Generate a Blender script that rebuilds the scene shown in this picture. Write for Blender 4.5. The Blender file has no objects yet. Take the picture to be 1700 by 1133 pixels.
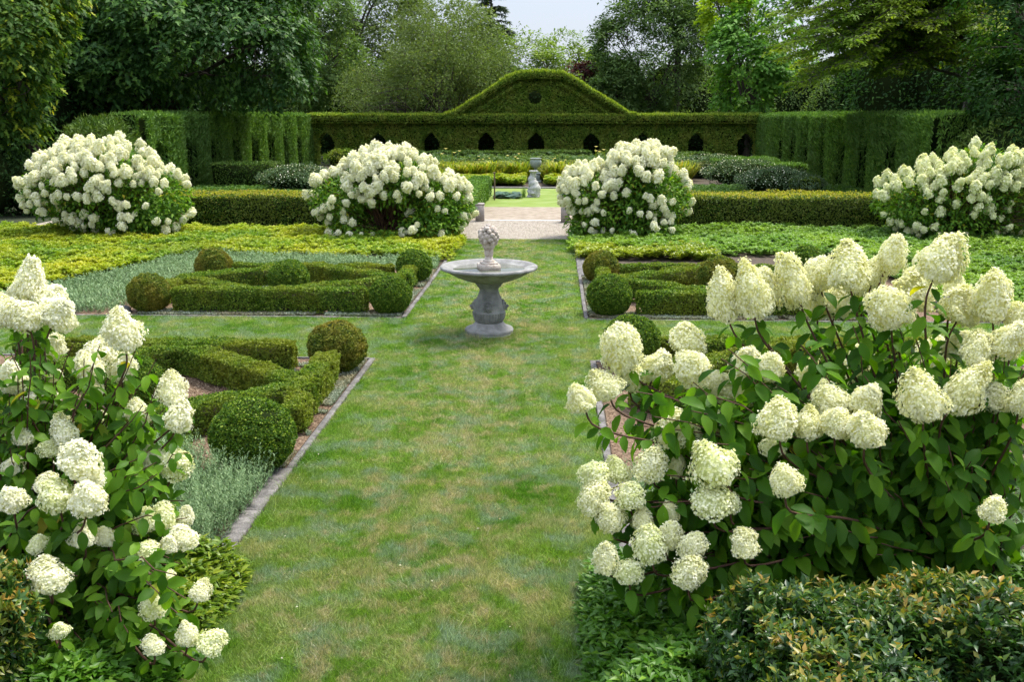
import bpy, math, random
import numpy as np
C = bpy.context.scene
COL = C.collection
rs = np.random.RandomState(7)
random.seed(7)
PI = math.pi
R = math.radians

# ---------------------------------------------------------------- camera
F_PX, PITCH, YAW, EYE = 1600.0, R(13.24), R(2.54), 3.1
cam = bpy.data.cameras.new('camera')
cam.sensor_width = 36.0
cam.lens = 36.0 * F_PX / 1700.0
cam.clip_end = 900.0
cam.clip_start = 0.05
co = bpy.data.objects.new('camera', cam)
co.location = (0, 0, EYE)
co.rotation_euler = (PI / 2 - PITCH, 0, YAW)
COL.objects.link(co)
C.camera = co

# ---------------------------------------------------------------- world + sun
SUN_EL, SUN_AZ = R(60), R(48)           # azimuth from +Y, positive = towards +X
w = bpy.data.worlds.new('World')
C.world = w
w.use_nodes = True
nt = w.node_tree
nt.nodes.clear()
out = nt.nodes.new('ShaderNodeOutputWorld')
bg = nt.nodes.new('ShaderNodeBackground')
sky = nt.nodes.new('ShaderNodeTexSky')
sky.sky_type = 'NISHITA'
sky.sun_disc = False
sky.sun_elevation = SUN_EL
sky.sun_rotation = SUN_AZ
sky.air_density = 1.0
sky.dust_density = 3.0
sky.ozone_density = 1.0
mx = nt.nodes.new('ShaderNodeMix')
mx.data_type = 'RGBA'
tc = nt.nodes.new('ShaderNodeTexCoord')
cn = nt.nodes.new('ShaderNodeTexNoise')
cn.inputs['Scale'].default_value = 2.2
cn.inputs['Detail'].default_value = 5
cr = nt.nodes.new('ShaderNodeMapRange')
cr.inputs['From Min'].default_value = 0.3
cr.inputs['From Max'].default_value = 0.7
cr.inputs['To Min'].default_value = 0.62
cr.inputs['To Max'].default_value = 0.95
nt.links.new(tc.outputs['Generated'], cn.inputs['Vector'])
nt.links.new(cn.outputs['Fac'], cr.inputs['Value'])
nt.links.new(cr.outputs['Result'], mx.inputs[0])
nt.links.new(sky.outputs['Color'], mx.inputs[6])
mx.inputs[7].default_value = (4.5, 4.95, 5.9, 1)      # thin bright cloud veil
sepz = nt.nodes.new('ShaderNodeSeparateXYZ')
nt.links.new(tc.outputs['Generated'], sepz.inputs[0])
zr = nt.nodes.new('ShaderNodeMapRange')
zr.inputs['From Min'].default_value = 0.12
zr.inputs['From Max'].default_value = 1.0
zr.inputs['To Min'].default_value = 0.74
zr.inputs['To Max'].default_value = 1.75
nt.links.new(sepz.outputs['Z'], zr.inputs['Value'])
mz = nt.nodes.new('ShaderNodeMix')
mz.data_type = 'RGBA'; mz.blend_type = 'MULTIPLY'
mz.inputs[0].default_value = 1.0
nt.links.new(mx.outputs[2], mz.inputs[6])
nt.links.new(zr.outputs['Result'], mz.inputs[7])
nt.links.new(mz.outputs[2], bg.inputs['Color'])      # an overcast sky brightens towards the zenith
bg.inputs['Strength'].default_value = 0.10
nt.links.new(bg.outputs[0], out.inputs[0])
sl = bpy.data.lights.new('sun', 'SUN')
sl.energy = 2.4
sl.angle = R(16)
sl.color = (1.0, 0.95, 0.86)
so = bpy.data.objects.new('sun', sl)
so.rotation_euler = (PI / 2 - SUN_EL, 0, 0)
# lamp -Z points away from the sun; the sun stands at azimuth SUN_AZ from +Y
so.rotation_euler = (-(PI / 2 - SUN_EL), 0, -SUN_AZ)
so.location = (0, 0, 40)
COL.objects.link(so)
C.view_settings.view_transform = 'Standard'
C.view_settings.look = 'None'
C.view_settings.exposure = 1.27
C.view_settings.gamma = 1
C.cycles.max_bounces = 7
C.cycles.diffuse_bounces = 4
C.cycles.glossy_bounces = 2
C.cycles.transmission_bounces = 4
C.cycles.transparent_max_bounces = 4
C.cycles.use_adaptive_sampling = True
C.cycles.use_denoising = True
C.cycles.adaptive_threshold = 0.02
C.cycles.caustics_reflective = False
C.cycles.caustics_refractive = False


# ---------------------------------------------------------------- unprojection (measured pixel of a 1700x1133 frame -> metres)
_cp, _sp, _cy, _sy = math.cos(PITCH), math.sin(PITCH), math.cos(YAW), math.sin(YAW)
def ray(x, y):
    a = (x - 850) / F_PX
    b = -(y - 566.5) / F_PX
    return np.array([_cy * a - _sy * _sp * b - _sy * _cp, _sy * a + _cy * _sp * b + _cy * _cp, _cp * b - _sp])
def atY(x, y, Y):
    d = ray(x, y)
    t = Y / d[1]
    return np.array([d[0] * t, Y, EYE + d[2] * t])
def pxm(x, y, Y):                      # metres per pixel there
    d = ray(x, y)
    return (Y / d[1]) / F_PX


# ---------------------------------------------------------------- materials
MATS = {}
def newmat(name):
    m = bpy.data.materials.new(name)
    m.use_nodes = True
    n = m.node_tree
    n.nodes.clear()
    o = n.nodes.new('ShaderNodeOutputMaterial')
    MATS[name] = m
    return m, n, o
def ramp(n, cols, fac):
    r = n.nodes.new('ShaderNodeValToRGB')
    el = r.color_ramp.elements
    while len(el) < len(cols):
        el.new(0.5)
    for i, (p, c) in enumerate(cols):
        el[i].position = p
        el[i].color = (*c, 1)
    n.links.new(fac, r.inputs[0])
    return r.outputs[0]
def world_noise(n, scale, detail=3, rough=0.55, stretch=(1, 1, 1)):
    g = n.nodes.new('ShaderNodeNewGeometry')
    mp = n.nodes.new('ShaderNodeMapping')
    mp.inputs['Scale'].default_value = stretch
    n.links.new(g.outputs['Position'], mp.inputs[0])
    t = n.nodes.new('ShaderNodeTexNoise')
    t.inputs['Scale'].default_value = scale
    t.inputs['Detail'].default_value = detail
    t.inputs['Roughness'].default_value = rough
    n.links.new(mp.outputs[0], t.inputs['Vector'])
    return t.outputs['Fac']
def mixc(n, a, b, fac, mode='MIX'):
    m = n.nodes.new('ShaderNodeMix')
    m.data_type = 'RGBA'
    m.blend_type = mode
    if isinstance(fac, float):
        m.inputs[0].default_value = fac
    else:
        n.links.new(fac, m.inputs[0])
    for k, v in ((6, a), (7, b)):
        if isinstance(v, tuple):
            m.inputs[k].default_value = (*v, 1)
        else:
            n.links.new(v, m.inputs[k])
    return m.outputs[2]
def maprange(n, v, a, b, c=0., d=1.):
    r = n.nodes.new('ShaderNodeMapRange')
    for k, x in zip(('From Min', 'From Max', 'To Min', 'To Max'), (a, b, c, d)):
        r.inputs[k].default_value = x
    n.links.new(v, r.inputs['Value'])
    return r.outputs[0]
def leafmat(name, cols, patch=None, patch_scale=0.6, trans=0.35, rough=0.55, spec=0.2, tcol=(1.3, 1.4, 0.5)):
    """foliage: colour varies leaf by leaf (attribute v); optional patches of another tint by world noise"""
    m, n, o = newmat(name)
    a = n.nodes.new('ShaderNodeAttribute')
    a.attribute_name = 'v'
    c = ramp(n, cols, a.outputs['Fac'])
    if patch:
        f = maprange(n, world_noise(n, patch_scale, 3), 0.42, 0.62)
        mul = n.nodes.new('ShaderNodeMath')
        mul.operation = 'MULTIPLY'
        n.links.new(f, mul.inputs[0])
        n.links.new(maprange(n, a.outputs['Fac'], 0, 1, 0.45, 1.0), mul.inputs[1])
        c = mixc(n, c, patch, mul.outputs[0])
    p = n.nodes.new('ShaderNodeBsdfPrincipled')
    n.links.new(c, p.inputs['Base Color'])
    p.inputs['Roughness'].default_value = rough
    p.inputs['Specular IOR Level'].default_value = spec
    t = n.nodes.new('ShaderNodeBsdfTranslucent')
    tc_ = mixc(n, c, tcol, 1.0, 'MULTIPLY')
    n.links.new(tc_, t.inputs['Color'])
    ms = n.nodes.new('ShaderNodeMixShader')
    ms.inputs[0].default_value = trans
    n.links.new(p.outputs[0], ms.inputs[1])
    n.links.new(t.outputs[0], ms.inputs[2])
    n.links.new(ms.outputs[0], o.inputs[0])
    return m
def plain(name, c1, c2, scale=6., rough=0.9, bump=0.0, detail=6, bscale=None, stretch=(1, 1, 1), spec=0.3, c3=None):
    m, n, o = newmat(name)
    f = world_noise(n, scale, detail, 0.6, stretch)
    cols = [(0.3, c1), (0.7, c2)] if c3 is None else [(0.3, c1), (0.5, c2), (0.68, c3)]
    c = ramp(n, cols, f)
    p = n.nodes.new('ShaderNodeBsdfPrincipled')
    n.links.new(c, p.inputs['Base Color'])
    p.inputs['Roughness'].default_value = rough
    p.inputs['Specular IOR Level'].default_value = spec
    if bump:
        b = n.nodes.new('ShaderNodeBump')
        b.inputs['Strength'].default_value = bump
        b.inputs['Distance'].default_value = 0.02
        n.links.new(world_noise(n, bscale or scale * 6, 6), b.inputs['Height'])
        n.links.new(b.outputs[0], p.inputs['Normal'])
    n.links.new(p.outputs[0], o.inputs[0])
    return m

def lawn_colour(n):
    """patchy summer lawn: green, blue-green fescue, straw; shared by blades and soil sheet"""
    big = world_noise(n, 1.5, 4, 0.62, (1, 0.75, 1))
    mid = world_noise(n, 2.6, 4, 0.65)
    c = ramp(n, [(0.34, (0.10, 0.24, 0.018)), (0.46, (0.18, 0.32, 0.04)), (0.57, (0.27, 0.36, 0.11)), (0.69, (0.42, 0.42, 0.22))], big)
    c = mixc(n, c, (0.25, 0.35, 0.22), maprange(n, mid, 0.49, 0.60, 0, .9))
    st = world_noise(n, 5.5, 4, 0.7)
    g = n.nodes.new('ShaderNodeNewGeometry')
    sep = n.nodes.new('ShaderNodeSeparateXYZ')
    n.links.new(g.outputs['Position'], sep.inputs[0])
    # the trodden middle of the walk is drier than its edges
    ab = n.nodes.new('ShaderNodeMath'); ab.operation = 'ADD'; ab.inputs[1].default_value = 0.92
    n.links.new(sep.outputs['X'], ab.inputs[0])
    a2 = n.nodes.new('ShaderNodeMath'); a2.operation = 'ABSOLUTE'
    n.links.new(ab.outputs[0], a2.inputs[0])
    mid_w = maprange(n, a2.outputs[0], 0.35, 1.3, 0.09, -0.02)
    ad = n.nodes.new('ShaderNodeMath'); ad.operation = 'ADD'
    n.links.new(st, ad.inputs[0]); n.links.new(mid_w, ad.inputs[1])
    c = mixc(n, c, (0.44, 0.39, 0.24), maprange(n, ad.outputs[0], 0.54, 0.70, 0.0, 0.75))
    return c

def grassmat():
    m, n, o = newmat('grass_blades')
    c = lawn_colour(n)
    a = n.nodes.new('ShaderNodeAttribute'); a.attribute_name = 'v'
    c = mixc(n, c, ramp(n, [(0, (0.45, 0.52, 0.4)), (0.6, (1.0, 1.0, 1.0)), (0.85, (1.35, 1.3, 1.3)), (0.95, (1.9, 1.65, 2.2))], a.outputs['Fac']), 1.0, 'MULTIPLY')
    p = n.nodes.new('ShaderNodeBsdfPrincipled')
    n.links.new(c, p.inputs['Base Color'])
    p.inputs['Roughness'].default_value = 0.55
    p.inputs['Specular IOR Level'].default_value = 0.3
    t = n.nodes.new('ShaderNodeBsdfTranslucent')
    n.links.new(mixc(n, c, (1.2, 1.2, 0.6), 1.0, 'MULTIPLY'), t.inputs['Color'])
    ms = n.nodes.new('ShaderNodeMixShader'); ms.inputs[0].default_value = 0.4
    n.links.new(p.outputs[0], ms.inputs[1]); n.links.new(t.outputs[0], ms.inputs[2])
    n.links.new(ms.outputs[0], o.inputs[0])
    return m
def lawnsheet():
    m, n, o = newmat('lawn_sheet')
    c = mixc(n, lawn_colour(n), (0.62, 0.62, 0.55), 1.0, 'MULTIPLY')
    p = n.nodes.new('ShaderNodeBsdfPrincipled')
    n.links.new(c, p.inputs['Base Color'])
    p.inputs['Roughness'].default_value = 0.95
    p.inputs['Specular IOR Level'].default_value = 0.1
    n.links.new(p.outputs[0], o.inputs[0])
    return m
M_grass, M_lawn = grassmat(), lawnsheet()
M_bladeplain = None
M_soil = plain('soil', (0.05, 0.04, 0.028), (0.10, 0.075, 0.05), 8, 0.95, 0.5)
M_under = plain('woodland_floor', (0.02, 0.03, 0.012), (0.04, 0.05, 0.02), 2, 0.95, 0.3)
M_mulch = plain('bark_mulch', (0.08, 0.05, 0.03), (0.20, 0.13, 0.08), 30, 0.95, 0.8, c3=(0.32, 0.23, 0.15))
M_gravel = plain('gravel', (0.22, 0.185, 0.145), (0.33, 0.29, 0.235), 26, 0.95, 0.6, c3=(0.42, 0.375, 0.315))
M_gravel2 = plain('trodden_gravel', (0.19, 0.15, 0.105), (0.29, 0.24, 0.18), 3.5, 0.95, 0.5, c3=(0.35, 0.30, 0.235))
M_kerb = plain('kerb_stone', (0.085, 0.08, 0.074), (0.17, 0.158, 0.146), 11, 0.9, 0.9, c3=(0.27, 0.25, 0.235))
M_granite = plain('granite', (0.26, 0.23, 0.21), (0.38, 0.34, 0.31), 14, 0.85, 0.4)
M_stone = plain('fountain_stone', (0.12, 0.125, 0.115), (0.21, 0.21, 0.20), 7, 0.9, 0.5, bscale=90, c3=(0.29, 0.285, 0.265))
M_basin = plain('basin_stone', (0.15, 0.15, 0.14), (0.26, 0.255, 0.24), 6, 0.85, 0.6, bscale=90, c3=(0.37, 0.365, 0.345))
M_finial = plain('finial_stone', (0.30, 0.24, 0.19), (0.50, 0.43, 0.36), 18, 0.9, 0.6, bscale=90, c3=(0.62, 0.55, 0.48))
M_urn = plain('weathered_urn', (0.22, 0.27, 0.25), (0.36, 0.40, 0.36), 9, 0.8, 0.4)
M_statue = plain('pale_stone', (0.30, 0.30, 0.29), (0.55, 0.54, 0.50), 12, 0.85, 0.5)
M_bark = plain('bark', (0.045, 0.035, 0.028), (0.11, 0.09, 0.07), 8, 0.95, 0.8, stretch=(1, 1, 0.2))
M_barkgrey = plain('grey_bark', (0.08, 0.07, 0.06), (0.17, 0.15, 0.13), 8, 0.95, 0.8, stretch=(1, 1, 0.2))
M_stem = plain('red_brown_stem', (0.055, 0.028, 0.018), (0.13, 0.065, 0.04), 20, 0.7, 0.3)
M_twig = plain('box_twigs', (0.035, 0.03, 0.018), (0.06, 0.05, 0.03), 20, 0.95, 0.3)
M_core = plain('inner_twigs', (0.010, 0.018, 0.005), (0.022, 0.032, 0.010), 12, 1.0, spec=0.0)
M_rock = plain('field_stone', (0.07, 0.07, 0.075), (0.16, 0.155, 0.15), 6, 0.9, 0.7)
M_wood = plain('weathered_wood', (0.12, 0.08, 0.05), (0.2, 0.14, 0.09), 12, 0.9, 0.4)
M_duck = plain('duckweed', (0.13, 0.20, 0.02), (0.17, 0.24, 0.03), 1.2, 0.75, 0.2, bscale=30, c3=(0.22, 0.28, 0.08))

def watermat():
    m, n, o = newmat('water')
    p = n.nodes.new('ShaderNodeBsdfPrincipled')
    p.inputs['Base Color'].default_value = (0.10, 0.11, 0.075, 1)
    p.inputs['Roughness'].default_value = 0.06
    p.inputs['IOR'].default_value = 1.33
    b = n.nodes.new('ShaderNodeBump'); b.inputs['Strength'].default_value = 0.15; b.inputs['Distance'].default_value = 0.01
    n.links.new(world_noise(n, 9, 2), b.inputs['Height']); n.links.new(b.outputs[0], p.inputs['Normal'])
    n.links.new(p.outputs[0], o.inputs[0])
    return m
M_water = watermat()

M_box = leafmat('boxwood_leaves', [(0, (0.03, 0.075, 0.008)), (0.5, (0.08, 0.165, 0.015)), (0.85, (0.17, 0.27, 0.025)), (1, (0.34, 0.42, 0.05))], trans=0.3, spec=.2)
M_boxbr = leafmat('bronzed_boxwood_leaves', [(0, (0.04, 0.075, 0.01)), (0.5, (0.11, 0.165, 0.018)), (0.85, (0.22, 0.26, 0.03)), (1, (0.38, 0.36, 0.06))], patch=(0.26, 0.21, 0.03), patch_scale=2.5, trans=0.28, spec=.2)
M_boxtop = leafmat('box_hedge_leaves', [(0, (0.04, 0.09, 0.01)), (0.5, (0.10, 0.19, 0.018)), (0.85, (0.21, 0.31, 0.035)), (1, (0.34, 0.40, 0.06))], patch=(0.25, 0.27, 0.03), patch_scale=1.1, trans=0.3, spec=.2)
M_low = leafmat('clipped_hedge_leaves', [(0, (0.035, 0.08, 0.01)), (0.55, (0.08, 0.15, 0.018)), (0.85, (0.17, 0.24, 0.03)), (1, (0.34, 0.28, 0.07))], patch=(0.14, 0.17, 0.025), patch_scale=1.2, trans=0.22)
M_lowtip = leafmat('bronze_shoots', [(0, (0.22, 0.28, 0.02)), (0.5, (0.35, 0.34, 0.035)), (1, (0.48, 0.36, 0.09))], trans=0.4)
M_red = leafmat('bronze_tipped_leaves', [(0, (0.015, 0.05, 0.01)), (0.5, (0.04, 0.105, 0.016)), (0.66, (0.10, 0.165, 0.018)), (0.82, (0.22, 0.22, 0.025)), (0.94, (0.34, 0.27, 0.045)), (1, (0.36, 0.13, 0.03))], trans=0.25, rough=0.38, spec=0.4)
M_pachD = leafmat('dark_groundcover_leaves', [(0, (0.03, 0.10, 0.008)), (0.6, (0.075, 0.19, 0.014)), (1, (0.20, 0.34, 0.03))], trans=0.3, rough=0.42, spec=0.3)
M_pachY = leafmat('lime_groundcover_leaves', [(0, (0.05, 0.12, 0.012)), (0.5, (0.15, 0.24, 0.02)), (1, (0.36, 0.40, 0.035))], trans=0.3, rough=0.42, spec=0.35)
M_cover = leafmat('groundcover_leaves', [(0, (0.08, 0.18, 0.02)), (0.5, (0.20, 0.31, 0.028)), (1, (0.38, 0.44, 0.035))], patch=(0.42, 0.42, 0.03), patch_scale=0.55, trans=0.3, rough=0.5)
M_coverR = leafmat('green_groundcover_leaves', [(0, (0.06, 0.14, 0.03)), (0.5, (0.12, 0.24, 0.045)), (1, (0.22, 0.36, 0.06))], patch=(0.25, 0.37, 0.04), patch_scale=0.35, trans=0.3, rough=0.5)
M_sage = leafmat('grey_green_leaves', [(0, (0.09, 0.17, 0.07)), (0.6, (0.18, 0.29, 0.13)), (1, (0.32, 0.44, 0.22))], trans=0.25, tcol=(1, 1.05, 0.8))
M_thyme = leafmat('thyme_leaves', [(0, (0.17, 0.22, 0.14)), (0.6, (0.29, 0.34, 0.24)), (1, (0.42, 0.46, 0.34))], patch=(0.34, 0.28, 0.16), patch_scale=1.6, trans=0.2, tcol=(1, 1.05, 0.8))
M_hyd = leafmat('hydrangea_leaves', [(0, (0.03, 0.09, 0.007)), (0.45, (0.06, 0.16, 0.010)), (0.95, (0.14, 0.28, 0.018)), (0.988, (0.16, 0.30, 0.03)), (1, (0.50, 0.36, 0.02))], trans=0.5, rough=0.5, spec=0.14, tcol=(1.5, 1.6, 0.25))
M_yew = leafmat('yew_needles', [(0, (0.04, 0.09, 0.015)), (0.6, (0.08, 0.155, 0.028)), (1, (0.15, 0.24, 0.04))], patch=(0.12, 0.18, 0.03), patch_scale=0.5, trans=0.2, spec=.15)
M_arb = leafmat('arborvitae_sprays', [(0, (0.075, 0.15, 0.02)), (0.6, (0.17, 0.28, 0.035)), (1, (0.32, 0.42, 0.06))], patch=(0.30, 0.34, 0.06), patch_scale=1.5, trans=0.25, spec=.15)
M_arbside = leafmat('side_hedge_sprays', [(0, (0.06, 0.14, 0.022)), (0.6, (0.13, 0.25, 0.04)), (1, (0.22, 0.37, 0.06))], patch=(0.11, 0.20, 0.05), patch_scale=0.5, trans=0.25, spec=.15)
M_heath = leafmat('grey_shrub_leaves', [(0, (0.05, 0.09, 0.04)), (0.6, (0.10, 0.16, 0.075)), (1, (0.20, 0.28, 0.14))], trans=0.2, spec=.1)
M_lily = leafmat('lily_pads', [(0, (0.02, 0.06, 0.03)), (1, (0.06, 0.13, 0.06))], trans=0.1, rough=0.3)

def petalmat(name, a, b, c, tr=0.35):
    return leafmat(name, [(0, a), (0.5, b), (1, c)], trans=tr, rough=0.6, spec=0.2, tcol=(1.0, 1.0, 0.72))
M_pet_near = petalmat('cream_petals', (0.78, 0.78, 0.36), (0.90, 0.89, 0.63), (0.93, 0.92, 0.76), 0.42)
M_pet_left = petalmat('ivory_petals', (0.80, 0.80, 0.46), (0.91, 0.90, 0.72), (0.94, 0.93, 0.82), 0.4)
M_pet_far = petalmat('white_petals', (0.82, 0.82, 0.52), (0.92, 0.91, 0.72), (0.95, 0.94, 0.82), 0.4)
M_pet_lime = petalmat('lime_white_petals', (0.70, 0.75, 0.30), (0.86, 0.87, 0.55), (0.92, 0.92, 0.72), 0.35)
M_headcore = plain('flower_head_core', (0.42, 0.46, 0.16), (0.60, 0.62, 0.30), 12, 0.9)


# ---------------------------------------------------------------- mesh collector
class MB:
    def __init__(s):
        s.v, s.f, s.a, s.n, s.sm = [], [], [], 0, False
    def add(s, verts, faces, var=0.5):
        verts = np.asarray(verts, dtype=np.float32).reshape(-1, 3)
        faces = np.asarray(faces, dtype=np.int32)
        s.v.append(verts)
        s.f.append(faces + s.n)
        s.a.append(np.broadcast_to(np.asarray(var, dtype=np.float32), (len(verts),)).copy())
        s.n += len(verts)
        return s
    def mesh(s, name, mats, smooth=False):
        me = bpy.data.meshes.new(name)
        if not s.v:
            return me
        V = np.concatenate(s.v)
        me.vertices.add(len(V))
        me.vertices.foreach_set('co', V.ravel())
        tot = np.concatenate([np.full(len(f), f.shape[1], dtype=np.int32) for f in s.f])
        idx = np.concatenate([f.ravel() for f in s.f])
        me.loops.add(len(idx))
        me.loops.foreach_set('vertex_index', idx.astype(np.int32))
        me.polygons.add(len(tot))
        st = np.zeros(len(tot), dtype=np.int32)
        st[1:] = np.cumsum(tot)[:-1]
        me.polygons.foreach_set('loop_start', st)
        at = me.attributes.new('v', 'FLOAT', 'POINT')
        at.data.foreach_set('value', np.concatenate(s.a))
        for m in (mats if isinstance(mats, (list, tuple)) else [mats]):
            me.materials.append(m)
        if smooth:
            me.polygons.foreach_set('use_smooth', np.ones(len(tot), dtype=bool))
        me.update(calc_edges=True)
        return me
    def build(s, name, mats, parent=None, smooth=False, loc=None, rotz=0):
        o = bpy.data.objects.new(name, s.mesh(name, mats, smooth))
        COL.objects.link(o)
        if parent:
            o.parent = parent
        if loc is not None:
            o.location = loc
        o.rotation_euler[2] = rotz
        return o

def tag(o, label=None, cat=None, group=None, kind=None):
    if label: o['label'] = label
    if cat: o['category'] = cat
    if group: o['group'] = group
    if kind: o['kind'] = kind
    return o
def empty(name, loc, label, cat, group=None, rotz=0):
    o = bpy.data.objects.new(name, None)
    o.location = loc
    o.rotation_euler[2] = rotz
    o.empty_display_size = 0.2
    COL.objects.link(o)
    return tag(o, label, cat, group)
def dup(o, parent=None, loc=None, rotz=None, scale=None, label=None, group=None):
    c = o.copy()
    COL.objects.link(c)
    if parent: c.parent = parent
    if loc is not None: c.location = loc
    if rotz is not None: c.rotation_euler[2] = rotz
    if scale is not None: c.scale = scale
    if label: c['label'] = label
    if group: c['group'] = group
    for ch in o.children:
        dup(ch, c)
    return c

def norm(a):
    return a / np.maximum(np.linalg.norm(a, axis=-1, keepdims=True), 1e-9)
def wob(P, s=1.0, seed=0):
    """smooth pseudo-noise in -1..1 from positions"""
    P = np.asarray(P) * s
    r = np.random.RandomState(seed)
    o = np.zeros(P.shape[:-1])
    for k, (fq, am) in enumerate(((1.0, 0.5), (1.9, 0.28), (3.7, 0.15), (7.1, 0.07))):
        for _ in range(3):
            d = norm(r.randn(3)) * fq
            o += am * np.sin(P @ d * 2.2 + r.rand() * 6.28) / 1.6
    return o

# leaf templates: along +Y, normal +Z, width 1 along X (scaled), length 1
T_RH = (np.array([(0, 0, 0), (-.5, .45, .06), (0, 1, -.08), (.5, .45, .06)]), np.array([(0, 1, 2, 3)]))
T_FOLD = (np.array([(0, 0, 0), (-.5, .42, .12), (0, .45, 0), (.5, .42, .12), (0, 1, -.14)]), np.array([(0, 2, 1), (0, 3, 2), (1, 2, 4), (2, 3, 4)]))
T_BIG = (np.array([(0, 0, 0), (0, .25, .0), (0, .55, -.02), (0, .82, -.09), (0, 1, -.2),
                   (-.36, .2, .07), (-.5, .5, .08), (-.32, .8, -.03),
                   (.36, .2, .07), (.5, .5, .08), (.32, .8, -.03)]),
         np.array([(0, 1, 5, 5), (1, 2, 6, 5), (2, 3, 7, 6), (3, 4, 7, 7), (0, 8, 1, 1), (1, 8, 9, 2), (2, 9, 10, 3), (3, 10, 4, 4)]))
T_BLADE = (np.array([(-.5, 0, 0), (.5, 0, 0), (0, 1, 0)]), np.array([(0, 1, 2)]))
T_BLADE2 = (np.array([(-.5, 0, 0), (.5, 0, 0), (.38, .6, .0), (-.38, .6, .0), (0, 1, -.25)]), np.array([(0, 1, 2, 3), (3, 2, 4, 4)]))
def _oak():
    p = [(0, 0), (-.16, .18), (-.42, .22), (-.2, .4), (-.5, .62), (-.16, .62), (-.2, .86), (0, 1), (.2, .86), (.16, .62), (.5, .62), (.2, .4), (.42, .22), (.16, .18)]
    V = np.array([(x, y, 0.12 * abs(x) - .1 * y * y) for x, y in p])
    F = [(0, 1, 12 + 1, 13), (1, 2, 3, 3), (1, 3, 11, 13), (11, 12, 13, 13), (3, 4, 5, 5), (3, 5, 9, 11), (9, 10, 11, 11), (5, 6, 8, 9), (6, 7, 8, 8)]
    F[0] = (0, 1, 13, 13)
    return V, np.array(F)
T_OAK = _oak()
def tri_split(F):
    """4-index rows whose last two repeat become triangles"""
    d = F[:, 2] == F[:, 3] if F.shape[1] == 4 else np.zeros(len(F), bool)
    return F[~d], F[d][:, :3]

def leaves(mb, T, P, Y, Z, L, Wd, var):
    """place template T at points P, axis Y, normal hint Z, length L, width Wd"""
    V, F = T
    P = np.asarray(P); n = len(P)
    if n == 0: return
    Y = norm(np.asarray(Y)); Z = np.asarray(Z)
    X = norm(np.cross(Y, Z)); Z2 = np.cross(X, Y)
    L = np.broadcast_to(np.asarray(L, float), (n,)); Wd = np.broadcast_to(np.asarray(Wd, float), (n,))
    vv = (P[:, None, :] + X[:, None, :] * (V[None, :, 0:1] * Wd[:, None, None]) + Y[:, None, :] * (V[None, :, 1:2] * L[:, None, None])
          + Z2[:, None, :] * (V[None, :, 2:3] * L[:, None, None])).reshape(-1, 3)
    var = np.repeat(np.broadcast_to(np.asarray(var, float), (n,)), len(V))
    off = (np.arange(n) * len(V))[:, None, None]
    groups = tri_split(F) if F.shape[1] == 4 else (F,)
    base = mb.n
    first = True
    for g in groups:
        if len(g) == 0: continue
        ff = (g[None] + off).reshape(-1, g.shape[1])
        if first:
            mb.add(vv, ff, var); first = False
        else:
            mb.f.append((ff + base).astype(np.int32))

def tube(mb, pts, rad, k=6, var=0.5, cap=True):
    pts = np.asarray(pts, float); n = len(pts)
    rad = np.broadcast_to(np.asarray(rad, float), (n,))
    t = norm(np.gradient(pts, axis=0))
    ref = np.array([1., 0, 0]) if abs(t[0, 0]) < 0.8 else np.array([0, 1., 0])
    a = norm(np.cross(t, ref)); b = np.cross(t, a)
    th = np.arange(k) / k * 2 * PI
    ring = pts[:, None] + rad[:, None, None] * (np.cos(th)[None, :, None] * a[:, None] + np.sin(th)[None, :, None] * b[:, None])
    V = ring.reshape(-1, 3)
    F = []
    for i in range(n - 1):
        for j in range(k):
            F.append((i * k + j, i * k + (j + 1) % k, (i + 1) * k + (j + 1) % k, (i + 1) * k + j))
    mb.add(V, F, var)
def curve3(a, b, bend=(0, 0, 0), n=7):
    t = np.linspace(0, 1, n)[:, None]
    a, b, bend = map(np.asarray, (a, b, bend))
    return a * (1 - t) + b * t + bend * (4 * t * (1 - t))

def boxv(mb, x0, x1, y0, y1, z0, z1, var=0.5):
    V = [(x, y, z) for z in (z0, z1) for y in (y0, y1) for x in (x0, x1)]
    mb.add(V, [(0, 2, 3, 1), (4, 5, 7, 6), (0, 1, 5, 4), (2, 6, 7, 3), (0, 4, 6, 2), (1, 3, 7, 5)], var)
def bevbox(mb, x0, x1, y0, y1, z0, z1, b=0.01):
    """box with chamfered top edges"""
    V = [(x0, y0, z0), (x1, y0, z0), (x1, y1, z0), (x0, y1, z0), (x0, y0, z1 - b), (x1, y0, z1 - b), (x1, y1, z1 - b), (x0, y1, z1 - b),
         (x0 + b, y0 + b, z1), (x1 - b, y0 + b, z1), (x1 - b, y1 - b, z1), (x0 + b, y1 - b, z1)]
    F = [(3, 2, 1, 0), (8, 9, 10, 11)]
    for i in range(4):
        j = (i + 1) % 4
        F += [(i, j, 4 + j, 4 + i), (4 + i, 4 + j, 8 + j, 8 + i)]
    mb.add(V, F)
def lathe(mb, prof, seg=64, flute=None, c=(0, 0)):
    prof = np.asarray(prof, float); n = len(prof)
    th = np.arange(seg) / seg * 2 * PI
    rr = prof[:, 0][:, None] * np.ones(seg)[None]
    if flute:
        z0, z1, k, am = flute
        m = ((prof[:, 1] >= z0) & (prof[:, 1] <= z1))[:, None]
        rr = rr * (1 + m * am * (np.abs(np.sin(th * k / 2))[None] - 0.6))
    V = np.stack([rr * np.cos(th) + c[0], rr * np.sin(th) + c[1], prof[:, 1][:, None] * np.ones(seg)[None]], -1).reshape(-1, 3)
    i, j = np.meshgrid(np.arange(n - 1), np.arange(seg), indexing='ij')
    F = np.stack([i * seg + j, i * seg + (j + 1) % seg, (i + 1) * seg + (j + 1) % seg, (i + 1) * seg + j], -1).reshape(-1, 4)
    mb.add(V, F)
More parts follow.
